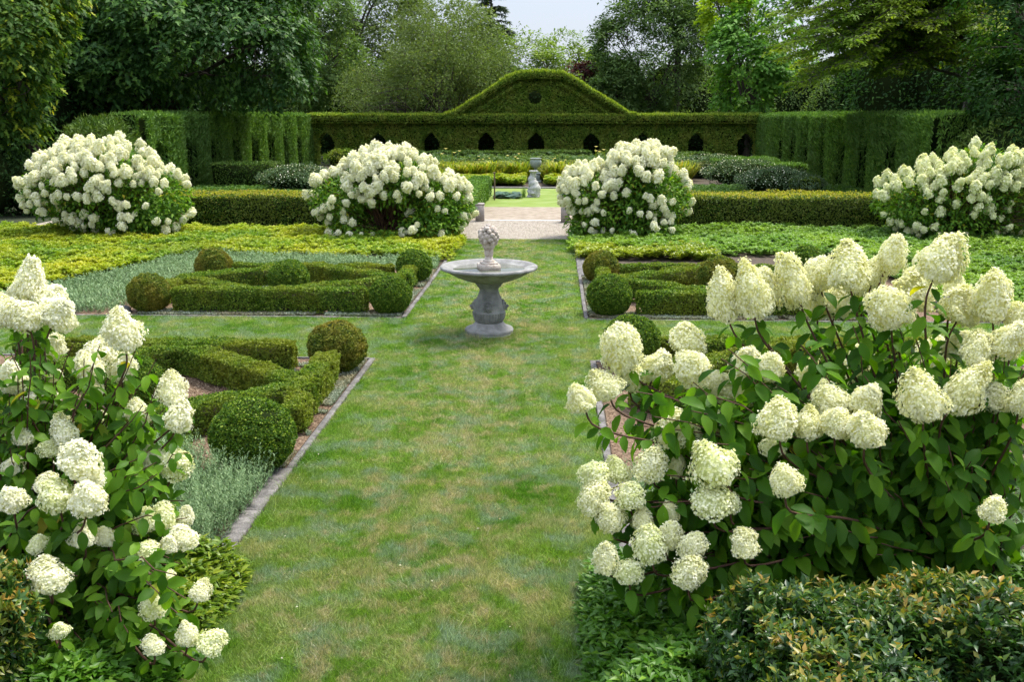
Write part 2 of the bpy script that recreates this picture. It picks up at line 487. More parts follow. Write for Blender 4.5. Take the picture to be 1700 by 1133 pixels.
def ball(mb, c, r, seg=24, rings=14, dis=0.0, seed=0, s=3.0, var=0.5, clipz=None):
    th = np.linspace(0, PI, rings + 1)
    ph = np.arange(seg) / seg * 2 * PI
    D = np.stack([np.sin(th)[:, None] * np.cos(ph), np.sin(th)[:, None] * np.sin(ph), np.cos(th)[:, None] * np.ones(seg)], -1)
    r = np.asarray(r, float) * np.ones(3)
    P = D * r * (1 + dis * wob(D, s, seed))[..., None] + np.asarray(c)
    if clipz is not None:
        P[..., 2] = np.maximum(P[..., 2], clipz)
    i, j = np.meshgrid(np.arange(rings), np.arange(seg), indexing='ij')
    F = np.stack([i * seg + j, (i + 1) * seg + j, (i + 1) * seg + (j + 1) % seg, i * seg + (j + 1) % seg], -1).reshape(-1, 4)
    mb.add(P.reshape(-1, 3), F, var)

def sheet(name, x0, x1, y0, y1, z, mat, nx=1, ny=1, kind='structure', edge=0.0, seed=0):
    xs, ys = np.linspace(x0, x1, nx + 1), np.linspace(y0, y1, ny + 1)
    X, Yg = np.meshgrid(xs, ys, indexing='ij')
    P = np.stack([X, Yg, np.full_like(X, z)], -1)
    if edge:
        P[0, :, 0] += edge * wob(P[0], 2.0, seed); P[-1, :, 0] += edge * wob(P[-1], 2.0, seed + 1)
        P[:, 0, 1] += edge * wob(P[:, 0], 2.0, seed + 2); P[:, -1, 1] += edge * wob(P[:, -1], 2.0, seed + 3)
    i, j = np.meshgrid(np.arange(nx), np.arange(ny), indexing='ij')
    w_ = ny + 1
    F = np.stack([i * w_ + j, (i + 1) * w_ + j, (i + 1) * w_ + j + 1, i * w_ + j + 1], -1).reshape(-1, 4)
    mb = MB().add(P.reshape(-1, 3), F)
    o = mb.build(name, mat)
    if kind: o['kind'] = kind
    return o

# ================================================================ SETTING
sheet('ground', -300, 300, -60, 400, -0.006, M_under)
sheet('bed_soil', -15.2, 14.0, 0.5, 26.3, 0.0, M_soil)
# kitchen side of the lawn: walk and the cross walk
LX0, LX1 = -2.30, 0.46
lawn_rects = [(LX0 + 0.005, LX1 - 0.005, 0.5, 24.42), (-13.5, LX0, 12.08, 14.58), (LX1, 12.5, 12.08, 14.58)]
sheet('lawn', *lawn_rects[0], 0.008, M_lawn, 12, 120)
sheet('lawn', *lawn_rects[1], 0.008, M_lawn, 40, 10)
sheet('lawn', *lawn_rects[2], 0.008, M_lawn, 40, 10)

def blades(name, rects, dens, h, wd, seed, zoff=0.008, mat=M_grass, label=None, keep=None, droop=0.0):
    r = np.random.RandomState(seed)
    mb = MB()
    for (x0, x1, y0, y1) in rects:
        n = int((x1 - x0) * (y1 - y0) * dens)
        P = np.stack([r.uniform(x0, x1, n), r.uniform(y0, y1, n), np.full(n, zoff)], -1)
        if keep is not None:
            P = P[keep(P)]
            n = len(P)
        # tufts: height follows a soft noise and so does the lean
        t = wob(P, 5.0, seed)
        hh = h * (0.75 + 0.45 * t + 0.5 * r.rand(n))
        lean = np.stack([wob(P, 3.5, seed + 3), wob(P, 3.5, seed + 4), np.zeros(n)], -1) * 0.7
        d = norm(np.stack([r.randn(n) * (0.5 + droop), r.randn(n) * (0.5 + droop), np.ones(n)], -1) + lean)
        a = r.rand(n) * 2 * PI
        z = np.stack([np.cos(a), np.sin(a), np.zeros(n)], -1)
        leaves(mb, T_BLADE, P, d, z, hh, wd, r.rand(n))
    return mb.build(name, mat)
g1 = blades('grass', [(LX0, LX1, 3.0, 8.0)], 22000, 0.042, 0.0048, 11)
tag(g1, 'short patchy grass of the near end of the central walk', 'grass', kind='stuff')
g1b = blades('grass', [(LX0, LX1, 3.0, 9.5)], 4200, 0.075, 0.005, 14, droop=.9)
tag(g1b, 'longer bleached wisps through the near lawn', 'grass', kind='stuff')
g1c = blades('grass', [(LX0, LX1, 9.5, 14.6), (-7, LX0, 12.1, 14.55), (LX1, 4.0, 12.1, 14.55)], 2200, 0.07, 0.007, 15, droop=.9)
tag(g1c, 'longer wisps through the lawn round the fountain', 'grass', kind='stuff')
g1d = blades('grass', [(-1.45, -.4, 13.05, 14.05)], 9000, 0.085, 0.006, 16, keep=lambda P: np.abs(np.hypot(P[:, 0] + .93, P[:, 1] - 13.55) - .39) < .045)
tag(g1d, 'uncut ring of grass hugging the fountain foot', 'grass', kind='stuff')
g2 = blades('grass', [(LX0, LX1, 8.0, 14.6), (-9.5, LX0, 12.1, 14.55), (LX1, 9.0, 12.1, 14.55)], 9500, 0.034, 0.007, 12)
tag(g2, 'short patchy grass around the fountain and on the cross walk', 'grass', kind='stuff')
g3 = blades('grass', [(LX0, LX1, 14.6, 24.4)], 4200, 0.034, 0.012, 13)
tag(g3, 'short grass of the walk between fountain and gravel', 'grass', kind='stuff')

r = np.random.RandomState(19)
mb = MB(); n = 110
P = np.stack([r.uniform(LX0, LX1, n), r.uniform(3.2, 14, n), r.uniform(.03, .05, n)], -1)
leaves(mb, T_RH, P, r.randn(n, 3) * (1, 1, .2), np.tile((0, 0, 1.), (n, 1)) + .3 * r.randn(n, 3), r.uniform(.010, .022, n), .012, r.rand(n))
tag(mb.build('fallen_petals', leafmat('fallen_petals', [(0, (.22, .15, .07)), (.6, (.38, .30, .16)), (1, (.62, .60, .45))], trans=.2)), 'scattered fallen petals and dry scraps on the lawn', 'petals', kind='stuff')
# kerbs: stone strips a little proud of the beds
def kerb(x0, x1, y0, y1, z=0.035, seed=0):
    mb = MB()
    along = y1 - y0 > x1 - x0
    L = (y1 - y0) if along else (x1 - x0)
    n = max(1, int(L / 0.9))
    r = np.random.RandomState(seed)
    cuts = np.linspace(0, L, n + 1)
    for a, b in zip(cuts[:-1], cuts[1:]):
        j = r.uniform(-.004, .004, 3)
        if along: bevbox(mb, x0 + j[0], x1 + j[1], y0 + a + .003, y0 + b - .003, -.02, z + j[2], 0.006)
        else: bevbox(mb, x0 + a + .003, x0 + b - .003, y0 + j[0], y1 + j[1], -.02, z + j[2], 0.006)
    o = mb.build('kerb', M_kerb)
    o['kind'] = 'structure'
kerb(-2.46, -2.31, 5.2, 8.0, seed=1)
kerb(-2.375, -2.31, 8.0, 12.02, z=0.03, seed=2)
kerb(0.47, 0.62, 5.2, 8.2, seed=3)
kerb(0.47, 0.54, 8.2, 12.02, z=0.03, seed=4)
kerb(-2.375, -2.31, 14.64, 20.9, z=0.03, seed=5)
kerb(0.47, 0.53, 14.64, 18.8, z=0.03, seed=6)
kerb(0.47, 0.74, 18.8, 21.5, z=0.03, seed=7)
kerb(-9.0, -2.38, 14.6, 14.64, z=0.022, seed=8)
kerb(0.54, 9.0, 14.6, 14.64, z=0.022, seed=9)
kerb(-9.0, -2.38, 12.02, 12.06, z=0.022, seed=10)
kerb(0.54, 9.0, 12.02, 12.06, z=0.022, seed=12)
# bed floors
sheet('mulch', -8.5, -2.40, 7.9, 12.0, 0.004, M_mulch, 20, 20)
sheet('mulch', 0.56, 8.0, 7.9, 12.0, 0.004, M_mulch, 20, 20)
sheet('mulch', -7.6, -2.40, 14.66, 19.4, 0.004, M_mulch, 20, 20)
sheet('mulch', 0.56, 8.0, 14.66, 19.4, 0.004, M_mulch, 20, 20)
r = np.random.RandomState(6)
mb = MB()
n = 26000
P = np.concatenate([np.stack([r.uniform(-6.5, -2.42, n), r.uniform(7.9, 12.0, n), r.uniform(.006, .016, n)], -1),
                    np.stack([r.uniform(.56, 2.6, n // 3), r.uniform(5.3, 12.0, n // 3), r.uniform(.006, .016, n // 3)], -1),
                    np.stack([r.uniform(-4.6, -2.42, n // 4), r.uniform(5.3, 8.0, n // 4), r.uniform(.003, .012, n // 4)], -1)])
m = len(P)
leaves(mb, T_RH, P, np.stack([r.randn(m), r.randn(m), .25 * r.randn(m)], -1), np.tile((0, 0, 1.), (m, 1)) + .35 * r.randn(m, 3), r.uniform(.015, .045, m), r.uniform(.008, .016, m), r.rand(m))
tag(mb.build('bark_chips', leafmat('bark_chips', [(0, (.07, .04, .025)), (.5, (.2, .13, .08)), (1, (.42, .32, .22))], trans=.0, rough=.9, spec=.1)), 'loose bark chips on the beds beside the walk', 'mulch', kind='stuff')
# gravel
sheet('gravel_path', -15.0, 13.0, 24.38, 28.80, 0.012, M_gravel, 60, 6, edge=0.04)
sheet('gravel_path', -3.2, 1.3, 28.88, 33.0, 0.012, M_gravel2, 10, 10)
sheet('gravel_terrace', -15.2, 12.6, 33.0, 33.2, 0.010, M_gravel2)
mb = MB(); bevbox(mb, -2.15, 0.22, 28.79, 28.89, -.02, 0.03, .01)
mb.build('stone_edging', plain('pale_edging', (0.62, 0.58, 0.53), (0.75, 0.72, 0.68), 8))['kind'] = 'structure'
r = np.random.RandomState(5)
mb = MB()
for i in range(2600):
    x, y = r.uniform(-2.8, 1.0), r.uniform(24.35, 28.7)
    s = r.uniform(.012, .03)
    V = np.array([(-1, 0, 0), (0, -1, 0), (1, 0, 0), (0, 1, 0), (0, 0, .8)]) * s * (0.7 + 0.6 * r.rand(5, 1)) + (x, y, .013)
    mb.add(V, [(0, 1, 4), (1, 2, 4), (2, 3, 4), (3, 0, 4)])
tag(mb.build('gravel_pebbles', M_gravel), 'loose pale pebbles on the gravel walk', 'pebbles', kind='stuff')

# pond beyond the gravel
sheet('pond', -6.2, 4.4, 33.2, 41.8, -0.0, M_duck, 4, 4)
mb = MB()
bevbox(mb, -6.5, 4.7, 41.8, 42.15, -.05, 0.06, .02)
bevbox(mb, -6.5, -6.2, 33.2, 41.8, -.05, 0.14, .02)
bevbox(mb, 4.4, 4.7, 33.2, 41.8, -.05, 0.14, .02)
mb.build('pond_coping', M_kerb)['kind'] = 'structure'
sheet('garden_soil', -15.2, 12.6, 42.15, 60.2, 0.0, M_soil, 4, 4)
sheet('meadow', -15.2, -6.5, 29.0, 42.1, 0.002, M_lawn)
sheet('meadow', 4.7, 12.6, 29.0, 42.1, 0.002, M_lawn)

# ================================================================ foliage shells
def shell_box(r, cx, cy, z0, z1, lx, ly, ang, dens, faces='tnsew', bump=0.02, seed=0, round_=0.03):
    """points + normals over the faces of a box turned by ang about its centre"""
    P, N = [], []
    def add(nf, a, fx):
        n = int(a * dens)
        if n <= 0: return
        u, v = r.rand(n), r.rand(n)
        p, nn = fx(u, v)
        P.append(p); N.append(np.tile(nn, (n, 1)))
    hx, hy, h = lx / 2, ly / 2, z1 - z0
    z = lambda v: z0 + v * h
    if 't' in faces: add(0, lx * ly, lambda u, v: (np.stack([(u - .5) * lx, (v - .5) * ly, np.full(len(u), z1)], -1), (0, 0, 1.)))
    if 's' in faces: add(0, lx * h, lambda u, v: (np.stack([(u - .5) * lx, np.full(len(u), -hy), z(v)], -1), (0, -1., 0)))
    if 'n' in faces: add(0, lx * h, lambda u, v: (np.stack([(u - .5) * lx, np.full(len(u), hy), z(v)], -1), (0, 1., 0)))
    if 'w' in faces: add(0, ly * h, lambda u, v: (np.stack([np.full(len(u), -hx), (u - .5) * ly, z(v)], -1), (-1., 0, 0)))
    if 'e' in faces: add(0, ly * h, lambda u, v: (np.stack([np.full(len(u), hx), (u - .5) * ly, z(v)], -1), (1., 0, 0)))
    P, N = np.concatenate(P), np.concatenate(N)
    # soften the edges
    q = np.abs(P - [0, 0, (z0 + z1) / 2]); lim = np.array([hx, hy, h / 2]) - round_
    ov = np.maximum(q - lim, 0); ov[:, 2] *= (P[:, 2] > (z0 + z1) / 2)
    k = (ov > round_ * 0.3).sum(1) >= 2
    P[k] -= np.sign(P[k] - [0, 0, (z0 + z1) / 2]) * ov[k] * 0.35
    P = P + N * ((wob(P, 4.0 / max(.2, h) * .5, seed) * bump * 1.3) + wob(P, 16 if h < .6 else 5, seed + 3) * bump * .7 + r.uniform(-bump, bump * .6, len(P)))[:, None]
    c, s = math.cos(ang), math.sin(ang)
    Rm = np.array([[c, s, 0], [-s, c, 0], [0, 0, 1]])
    return P @ Rm + (cx, cy, 0), N @ Rm
def clad(mb, r, P, N, L, Wd, T=T_RH, up=0.35, tilt=0.7, spread=0.9, nz=0.3):
    """small leaves lying roughly on a clipped surface, tips up and outwards"""
    n = len(P)
    y = norm(N * 0.55 + r.randn(n, 3) * spread + np.array([0, 0, up]))
    z = norm(N + r.randn(n, 3) * tilt + (0, 0, nz))
    leaves(mb, T, P - y * (L * .5), y, z, L * r.uniform(.7, 1.3, n), Wd * r.uniform(.8, 1.2, n), np.clip(r.rand(n), 0, 1))
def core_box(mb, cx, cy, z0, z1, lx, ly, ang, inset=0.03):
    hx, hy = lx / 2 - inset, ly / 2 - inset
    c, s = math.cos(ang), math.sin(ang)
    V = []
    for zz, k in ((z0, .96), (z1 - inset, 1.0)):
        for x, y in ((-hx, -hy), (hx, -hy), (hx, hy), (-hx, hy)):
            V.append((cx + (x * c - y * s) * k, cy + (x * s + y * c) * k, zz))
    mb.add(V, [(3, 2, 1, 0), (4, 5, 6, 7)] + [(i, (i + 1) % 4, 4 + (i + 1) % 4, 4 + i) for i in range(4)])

# ---------------------------------------------------------------- box balls
def ball_proto(seed, dens=5200, leaf=0.020, rough=0.02):
    r = np.random.RandomState(seed)
    n = int(4 * PI * .25 * dens)
    D = norm(r.randn(n, 3))
    D = D[D[:, 2] > -0.88]
    rad = 0.5 * (1 + 0.045 * wob(D, 1.8, seed) + 0.045 * wob(D, 9, seed + 1)) + r.uniform(-.028, .014, len(D))
    P = D * rad[:, None] * (1, 1, .94) + (0, 0, .45)
    mb = MB()
    clad(mb, r, P, D, leaf, leaf * .62, up=.25, spread=.7, nz=.35)
    return mb
PB = []
for s_, dn, lf in ((1, 13000, .034), (2, 12000, .036), (3, 8500, .046)):
    m1 = ball_proto(s_, dn, lf).mesh('foliage', M_box)
    m2 = MB(); ball(m2, (0, 0, .45), .465, 28, 16, .04, s_); m2 = m2.mesh('inner_twigs', M_core, True)
    m3 = MB(); tube(m3, [(0, 0, -.01), (0.01, 0, .1), (0, .01, .25)], [.03, .025, .02]); m3 = m3.mesh('trunk', M_bark)
    PB.append((m1, m2, m3))
for q in range(3):
    mm = PB[q][0].copy(); mm.materials[0] = M_boxbr; PB.append((mm, PB[q][1], PB[q][2]))
balls = [  # x, y, diameter, proto, label
    (-2.66, 8.02, .72, 0, 'large dark green box ball beside the grey-green spurge, nearest on the left of the walk'),
    (-2.66, 11.42, .70, 3, 'bronzed box ball at the corner of the walk and cross walk, left of the fountain'),
    (-4.50, 9.75, .64, 1, 'box ball standing inside the near left diamond hedge, half behind white flowers'),
    (-6.50, 11.60, .60, 1, 'dark box ball at the far left corner of the near left bed, behind cream flowers'),
    (-2.60, 14.98, .65, 1, 'round green box ball across the cross walk, just left of the fountain'),
    (-6.50, 14.98, .67, 4, 'golden-topped box ball at the left front corner of the far left bed'),
    (-4.62, 16.40, .70, 2, 'box ball in the middle of the far left diamond hedge'),
    (-2.66, 17.98, .66, 2, 'box ball at the back corner of the far left bed beside the walk'),
    (-6.50, 18.0, .68, 5, 'box ball at the back left corner of the far left bed before the grey-green patch'),
    (0.87, 15.02, .70, 1, 'round green box ball just right of the fountain across the cross walk'),
    (0.88, 18.1, .66, 5, 'bronzed box ball at the back corner of the far right bed beside the walk'),
    (2.86, 16.6, .78, 5, 'box ball in the middle of the far right diamond hedge'),
    (4.85, 18.6, .70, 2, 'box ball at the far back corner of the right bed, seen over the cream heads'),
    (0.97, 11.82, .70, 0, 'dark box ball at the front of the cross walk behind the leaning cream head'),
    (4.9, 15.2, .68, 2, 'box ball at the far right front corner, behind the tall flowers'),
    (2.9, 10.0, .68, 2, 'box ball inside the near right diamond hedge, behind the big hydrangea'),
]
for i, (x, y, d, k, lab) in enumerate(balls):
    e = empty('box_ball', (x, y, 0), lab, 'topiary', 'clipped box balls of the parterre', rotz=i * 1.3)
    e.scale = (d, d, d * random.uniform(.97, 1.03))
    for nm, me in zip(('foliage', 'inner_twigs', 'trunk'), PB[k]):
        o = bpy.data.objects.new(nm, me); COL.objects.link(o); o.parent = e

# ---------------------------------------------------------------- parterre hedges
def strip_hedge(name, segs, z1, lab, dens, leaf, seed, group='low box hedges of the parterre', mat=None, wd=0.28):
    """segs: list of (x0,y0,x1,y1): clipped runs that join in one plant"""
    r = np.random.RandomState(seed)
    mb, mc = MB(), MB()
    boxes = []
    for (x0, y0, x1, y1) in segs:
        L = math.hypot(x1 - x0, y1 - y0); a = math.atan2(y1 - y0, x1 - x0)
        boxes.append(((x0 + x1) / 2, (y0 + y1) / 2, L, a))
    for bi, (cx, cy, L, a) in enumerate(boxes):
        P, N = shell_box(r, cx, cy, 0.03, z1 + r.uniform(-.012, .012), L, wd, a, dens, bump=.02, seed=seed + bi)
        # drop what lies inside another run, leave the bottom thin
        keep = np.ones(len(P), bool)
        for bj, (ox, oy, oL, oa) in enumerate(boxes):
            if bj == bi: continue
            dx, dy = P[:, 0] - ox, P[:, 1] - oy
            u = dx * math.cos(oa) + dy * math.sin(oa); v = -dx * math.sin(oa) + dy * math.cos(oa)
            keep &= ~((np.abs(u) < oL / 2 - .05) & (np.abs(v) < wd / 2 - .05) & (N[:, 2] < .5))
        thin = (P[:, 2] < z1 * .45) & (r.rand(len(P)) < (0.45 + 0.55 * (wob(P, 5, seed) > .15)) * (1 - P[:, 2] / (z1 * .45)))
        keep &= ~thin
        clad(mb, r, P[keep], N[keep], leaf, leaf * .6, up=.3, spread=.7)
        c, s = math.cos(a), math.sin(a)
        core_box(mc, cx, cy, .06 + .004 * bi, z1 - .01 - .004 * bi, L + .003 * bi, wd * .86 + .004 * bi, a, .03)
        m_ = int(L / .16)
        for q in range(m_):
            t = (q + .5) / m_ - .5 + r.uniform(-.01, .01)
            px_, py_ = cx + c * t * L, cy + s * t * L
            tube(mc, [(px_, py_, -.01), (px_ + r.uniform(-.02, .02), py_ + r.uniform(-.02, .02), .12)], [.012, .008], 5)
    e = empty(name, (0, 0, 0), lab, 'hedge', group)
    mb.build('foliage', mat or M_boxtop, e)
    mc.build('twigs', M_twig, e)
    return e
def diamond(cx, cy, hx, hy, front=0.0):
    Lp, Rp, Fp, Bp = (cx - hx, cy), (cx + hx, cy), (cx + front, cy - hy), (cx, cy + hy)
    return [(*Lp, *Bp), (*Bp, *Rp), (*Rp, *Fp), (*Fp, *Lp)]
strip_hedge('diamond_hedge', diamond(-4.56, 9.74, 1.98, 1.62), .35, 'low box hedge in a diamond round bare mulch, near left bed', 15000, .028, 21, wd=.29)
strip_hedge('diamond_hedge', diamond(-4.60, 16.42, 1.92, 1.46), .36, 'low box hedge in a diamond round a box ball, far left bed', 8000, .036, 22, wd=.29)
strip_hedge('diamond_hedge', diamond(2.86, 16.5, 1.92, 1.46), .36, 'low box hedge in a diamond on the far right bed beyond the cream heads', 8000, .036, 23, wd=.29)
strip_hedge('diamond_hedge', diamond(2.9, 10.1, 2.0, 1.45), .39, 'low box hedge in a diamond hidden by the big hydrangea, near right bed', 6000, .036, 24, wd=.29)
strip_hedge('border_hedge', [(-6.2, 11.45, -3.2, 11.42)], .36, 'straight low box hedge along the cross walk at the back of the near left bed', 13000, .028, 25)
strip_hedge('border_hedge', [(-2.58, 8.95, -2.60, 9.45)], .31, 'short box hedge run behind the nearest box ball, beside the walk', 15000, .028, 26, wd=.24)
strip_hedge('border_hedge', [(-2.64, 9.95, -2.66, 10.95)], .37, 'short box hedge run in front of the bronzed corner ball', 15000, .028, 27, wd=.24)
strip_hedge('border_hedge', [(-6.1, 14.98, -2.98, 14.98)], .40, 'straight box hedge along the cross walk at the front of the far left bed', 9000, .034, 28)
strip_hedge('border_hedge', [(-2.66, 16.75, -2.68, 17.6)], .35, 'short golden box hedge run beside the walk on the far left bed', 8000, .036, 29, wd=.24)
strip_hedge('border_hedge', [(-6.1, 18.0, -5.2, 18.0)], .33, 'short golden box hedge run at the back of the far left bed, left piece', 7000, .036, 30, wd=.22)
strip_hedge('border_hedge', [(-4.1, 18.0, -3.05, 18.0)], .33, 'short golden box hedge run at the back of the far left bed, right piece', 7000, .036, 31, wd=.22)
strip_hedge('border_hedge', [(-6.5, 15.4, -6.5, 16.1)], .35, 'short box hedge run at the left end of the far left bed', 7000, .036, 32, wd=.24)
strip_hedge('border_hedge', [(1.3, 15.0, 5.0, 15.0)], .40, 'straight box hedge along the cross walk at the front of the far right bed', 9000, .034, 33)
strip_hedge('border_hedge', [(1.2, 18.2, 4.5, 18.2)], .34, 'long box hedge run along the back of the far right bed', 7000, .036, 34, wd=.24)
strip_hedge('border_hedge', [(0.90, 16.8, 0.88, 17.75)], .34, 'short box hedge run beside the walk on the far right bed', 7000, .036, 35, wd=.24)
strip_hedge('border_hedge', [(1.35, 11.83, 4.9, 11.85)], .36, 'dark box hedge behind the cream heads on the near side of the cross walk', 9000, .034, 36)

# small box seedlings in the mulch
def seedling(x, y, h, lab, seed):
    r = np.random.RandomState(seed); mb = MB()
    n = 500
    z = r.rand(n) * h
    a = r.rand(n) * 2 * PI; rr = .05 * np.sqrt(r.rand(n)) * (0.6 + z / h)
    P = np.stack([rr * np.cos(a), rr * np.sin(a), z + .02], -1)
    clad(mb, r, P, norm(np.stack([np.cos(a), np.sin(a), .5 + 0 * a], -1)), .03, .016, up=.8)
    e = empty('box_seedling', (x, y, 0), lab, 'plant', 'box seedlings in the mulch')
    mb.build('foliage', M_boxtop, e)
    mt = MB()
    for k in range(4): tube(mt, [(0, 0, -.01), (r.uniform(-.03, .03), r.uniform(-.03, .03), h * .8)], [.006, .003], 4)
    mt.build('stem', M_stem, e)
seedling(-3.26, 7.98, .28, 'small upright box seedling in mulch left of the nearest ball, right one of two', 3)
seedling(-3.46, 7.93, .24, 'small upright box seedling in mulch, left one of two', 4)

# ---------------------------------------------------------------- low plants
def sprigs(name, fn, n, h, leaf, wd, mat, seed, label, cat='ground cover', spikes=10, kind='stuff', spread=.5, z0=0.0):
    """upright sprigs with narrow leaves up a stem"""
    r = np.random.RandomState(seed)
    B = fn(r, n); n = len(B)
    ax = norm(np.stack([r.randn(n) * .22, r.randn(n) * .22, np.ones(n)], -1))
    hh = h * r.uniform(.6, 1.15, n) * (1 + .25 * wob(B, 2.0, seed))
    P, Y, Z, Vv = [], [], [], []
    for k in range(spikes):
        t = (k + r.rand(n)) / spikes
        a = r.rand(n) * 2 * PI
        o = np.stack([np.cos(a), np.sin(a), np.full(n, spread)], -1)
        P.append(B + ax * (hh * t)[:, None]); Y.append(o + ax * .4); Z.append(ax + .2 * r.randn(n, 3)); Vv.append(np.clip(.25 + .5 * t + .3 * r.randn(n), 0, 1))
    mb = MB()
    leaves(mb, T_RH, np.concatenate(P), np.concatenate(Y), np.concatenate(Z), leaf, wd, np.concatenate(Vv))
    o = mb.build(name, mat)
    return tag(o, label, cat, kind=kind)
def rect(x0, x1, y0, y1, test=None):
    def f(r, n):
        P = np.stack([r.uniform(x0, x1, n), r.uniform(y0, y1, n), np.zeros(n)], -1)
        return P if test is None else P[test(P)]
    return f
sprigs('spurge', rect(-4.9, -2.42, 6.15, 8.05, lambda P: (P[:, 1] < 7.85 + .2 * np.sin(P[:, 0] * 5)) & (P[:, 1] - 6.2 > (P[:, 0] + 4.9) * 0)), 4200, .36, .030, .0065, M_sage, 41,
       'grey-green feathery spurge filling the front of the near left bed', spikes=34)
sprigs('spurge', rect(1.6, 6.8, 6.6, 7.95), 2400, .28, .034, .008, M_sage, 52, 'grey-green feathery spurge hidden behind the big right hydrangea', spikes=20)
sprigs('spurge', rect(0.64, 1.6, 5.9, 7.9), 1100, .30, .028, .006, M_sage, 42, 'grey-green feathery spurge behind the low cream heads of the right bed', spikes=26)
def thyme(name, x0, x1, y0, y1, n, seed, label, leaf=.022, thr=-.3):
    fn = rect(x0, x1, y0, y1, lambda P: wob(P, 2.6, seed) > thr)
    sprigs(name, fn, n, .035, leaf, leaf * .5, M_thyme, seed, label, spikes=5, spread=.9)
thyme('creeping_thyme', -2.98, -2.40, 8.05, 11.95, 15000, 43, 'silvery creeping thyme along the kerb of the near left bed')
thyme('creeping_thyme', -6.6, -2.40, 14.68, 15.1, 6500, 44, 'silvery creeping thyme along the front of the far left bed', .032, -.5)
thyme('creeping_thyme', -2.8, -2.40, 15.1, 19.6, 4500, 45, 'silvery creeping thyme between kerb and balls of the far left bed', .032, -.4)
thyme('creeping_thyme', 0.56, 5.5, 14.68, 15.12, 6500, 46, 'silvery creeping thyme along the front of the far right bed', .032, -.5)
thyme('creeping_thyme', 0.55, 0.82, 15.2, 18.6, 2600, 47, 'silvery creeping thyme between kerb and balls of the far right bed', .032, -.5)
thyme('creeping_thyme', -4.2, -2.9, 11.0, 11.75, 3500, 48, 'silvery creeping thyme in the corner behind the near left diamond', .024, -.2)
thyme('creeping_thyme', -5.9, -3.4, 15.9, 18.2, 3000, 49, 'silvery creeping thyme on the floor of the far left diamond', .036, .1)
thyme('creeping_thyme', 1.6, 4.4, 15.9, 18.2, 3500, 50, 'silvery creeping thyme on the floor of the far right diamond', .036, -.1)
def catm(P):
    edge = 19.45 + .25 * np.sin(P[:, 0] * 1.3)
    left = (P[:, 0] < -7.05) & (P[:, 1] < 21.3) & (P[:, 1] > 14.75) & (P[:, 0] > -9.9 + .32 * (P[:, 1] - 14.75))
    back = (P[:, 1] > 19.3) & (P[:, 1] < 21.2 - .12 * (P[:, 0] + 9)) & (P[:, 0] > -8.4)
    return left | back
sprigs('catmint', rect(-10.2, -2.42, 14.7, 21.5, catm), 17000, .17, .058, .013, M_sage, 51, 'soft grey-green catmint sweep behind and left of the far left bed', spikes=9)

# ---------------------------------------------------------------- leafy ground cover (rosettes)
def rosettes(name, fn, n, h, leaf, wd, mat, seed, label, per=6, T=T_RH, var_fn=None, hump=0.0, humps=1.2, kind='stuff', cat='ground cover'):
    r = np.random.RandomState(seed)
    B = fn(r, n); n = len(B)
    hz = h * r.uniform(.6, 1.0, n) + hump * wob(B, humps, seed) + hump * 1.1 * wob(B, humps * 3.6, seed + 1) + r.uniform(-.05, .01, n) * (h > .1)
    vb = r.rand(n) if var_fn is None else var_fn(B, r)
    P, Y, Z, Vv = [], [], [], []
    for lev in range(2):
        for k in range(per):
            a = k * 2 * PI / per + r.rand(n) * .7 + lev * .5
            up = .25 + .45 * lev + .2 * r.randn(n)
            o = np.stack([np.cos(a), np.sin(a), up], -1)
            P.append(B + np.stack([0 * a, 0 * a, hz - .35 * leaf * (1 - lev)], -1) + .1 * leaf * r.randn(n, 3)); Y.append(o)
            Z.append(np.stack([0 * a, 0 * a, 1 + 0 * a], -1) + .3 * r.randn(n, 3)); Vv.append(np.clip(vb * .7 + .3 * r.rand(n) + .1 * (lev - .5), 0, 1))
    mb = MB()
    leaves(mb, T, np.concatenate(P), np.concatenate(Y), np.concatenate(Z), leaf * np.tile(r.uniform(.8, 1.15, n), per * 2), wd, np.concatenate(Vv))
    return tag(mb.build(name, mat), label, cat, kind=kind)
def patchvar(seed, s=.5, bias=0.5):
    return lambda B, r: np.clip(bias + .55 * wob(B, s, seed) + .2 * r.randn(len(B)), 0, 1)
def base_mound(name, x0, x1, y0, y1, h, seed, test=None, nx=60, ny=30):
    """dark leafy floor the rosettes stand on"""
    xs, ys = np.linspace(x0, x1, nx), np.linspace(y0, y1, ny)
def covL(P):
    near = 21.35 - .12 * (P[:, 0] + 9) + .15 * np.sin(P[:, 0] * 3)
    leftb = P[:, 0] < -10.05 + .32 * (P[:, 1] - 14.75)
    return ((P[:, 1] > near) & (P[:, 0] > -8.6)) | (leftb & (P[:, 1] > 14.7))
rosettes('golden_groundcover', rect(-15.0, -2.2, 14.7, 25.9, lambda P: covL(P) & ~((P[:, 0] > -2.5) & (P[:, 1] > 24.2))), 26000, .20, .085, .045, M_cover, 61,
         'bright yellow-green leafy ground cover behind the left beds', var_fn=patchvar(61), hump=.05)
def covR(P):
    near = 21.9 - .1 * np.clip(P[:, 0] - 1, 0, 9)
    a = (P[:, 1] > near) & (P[:, 0] > .3 + .05 * (P[:, 1] - 22))
    b = (P[:, 0] > 6.4) & (P[:, 1] > 14.7)
    return a | b
rosettes('green_groundcover', rect(0.3, 14.0, 14.7, 26.2, covR), 34000, .22, .085, .045, M_coverR, 62,
         'mid green leafy ground cover behind the right beds', var_fn=patchvar(62), hump=.06)
rosettes('golden_groundcover', rect(0.5, 3.6, 19.4, 22.2, lambda P: P[:, 1] > 20.8 - .4 * (P[:, 0] - .5) * 0), 2600, .22, .085, .045, M_pachY, 63,
         'yellow-green ground cover at the corner between the right walk edge and the hydrangea', var_fn=patchvar(63, .6, .8), hump=.05)
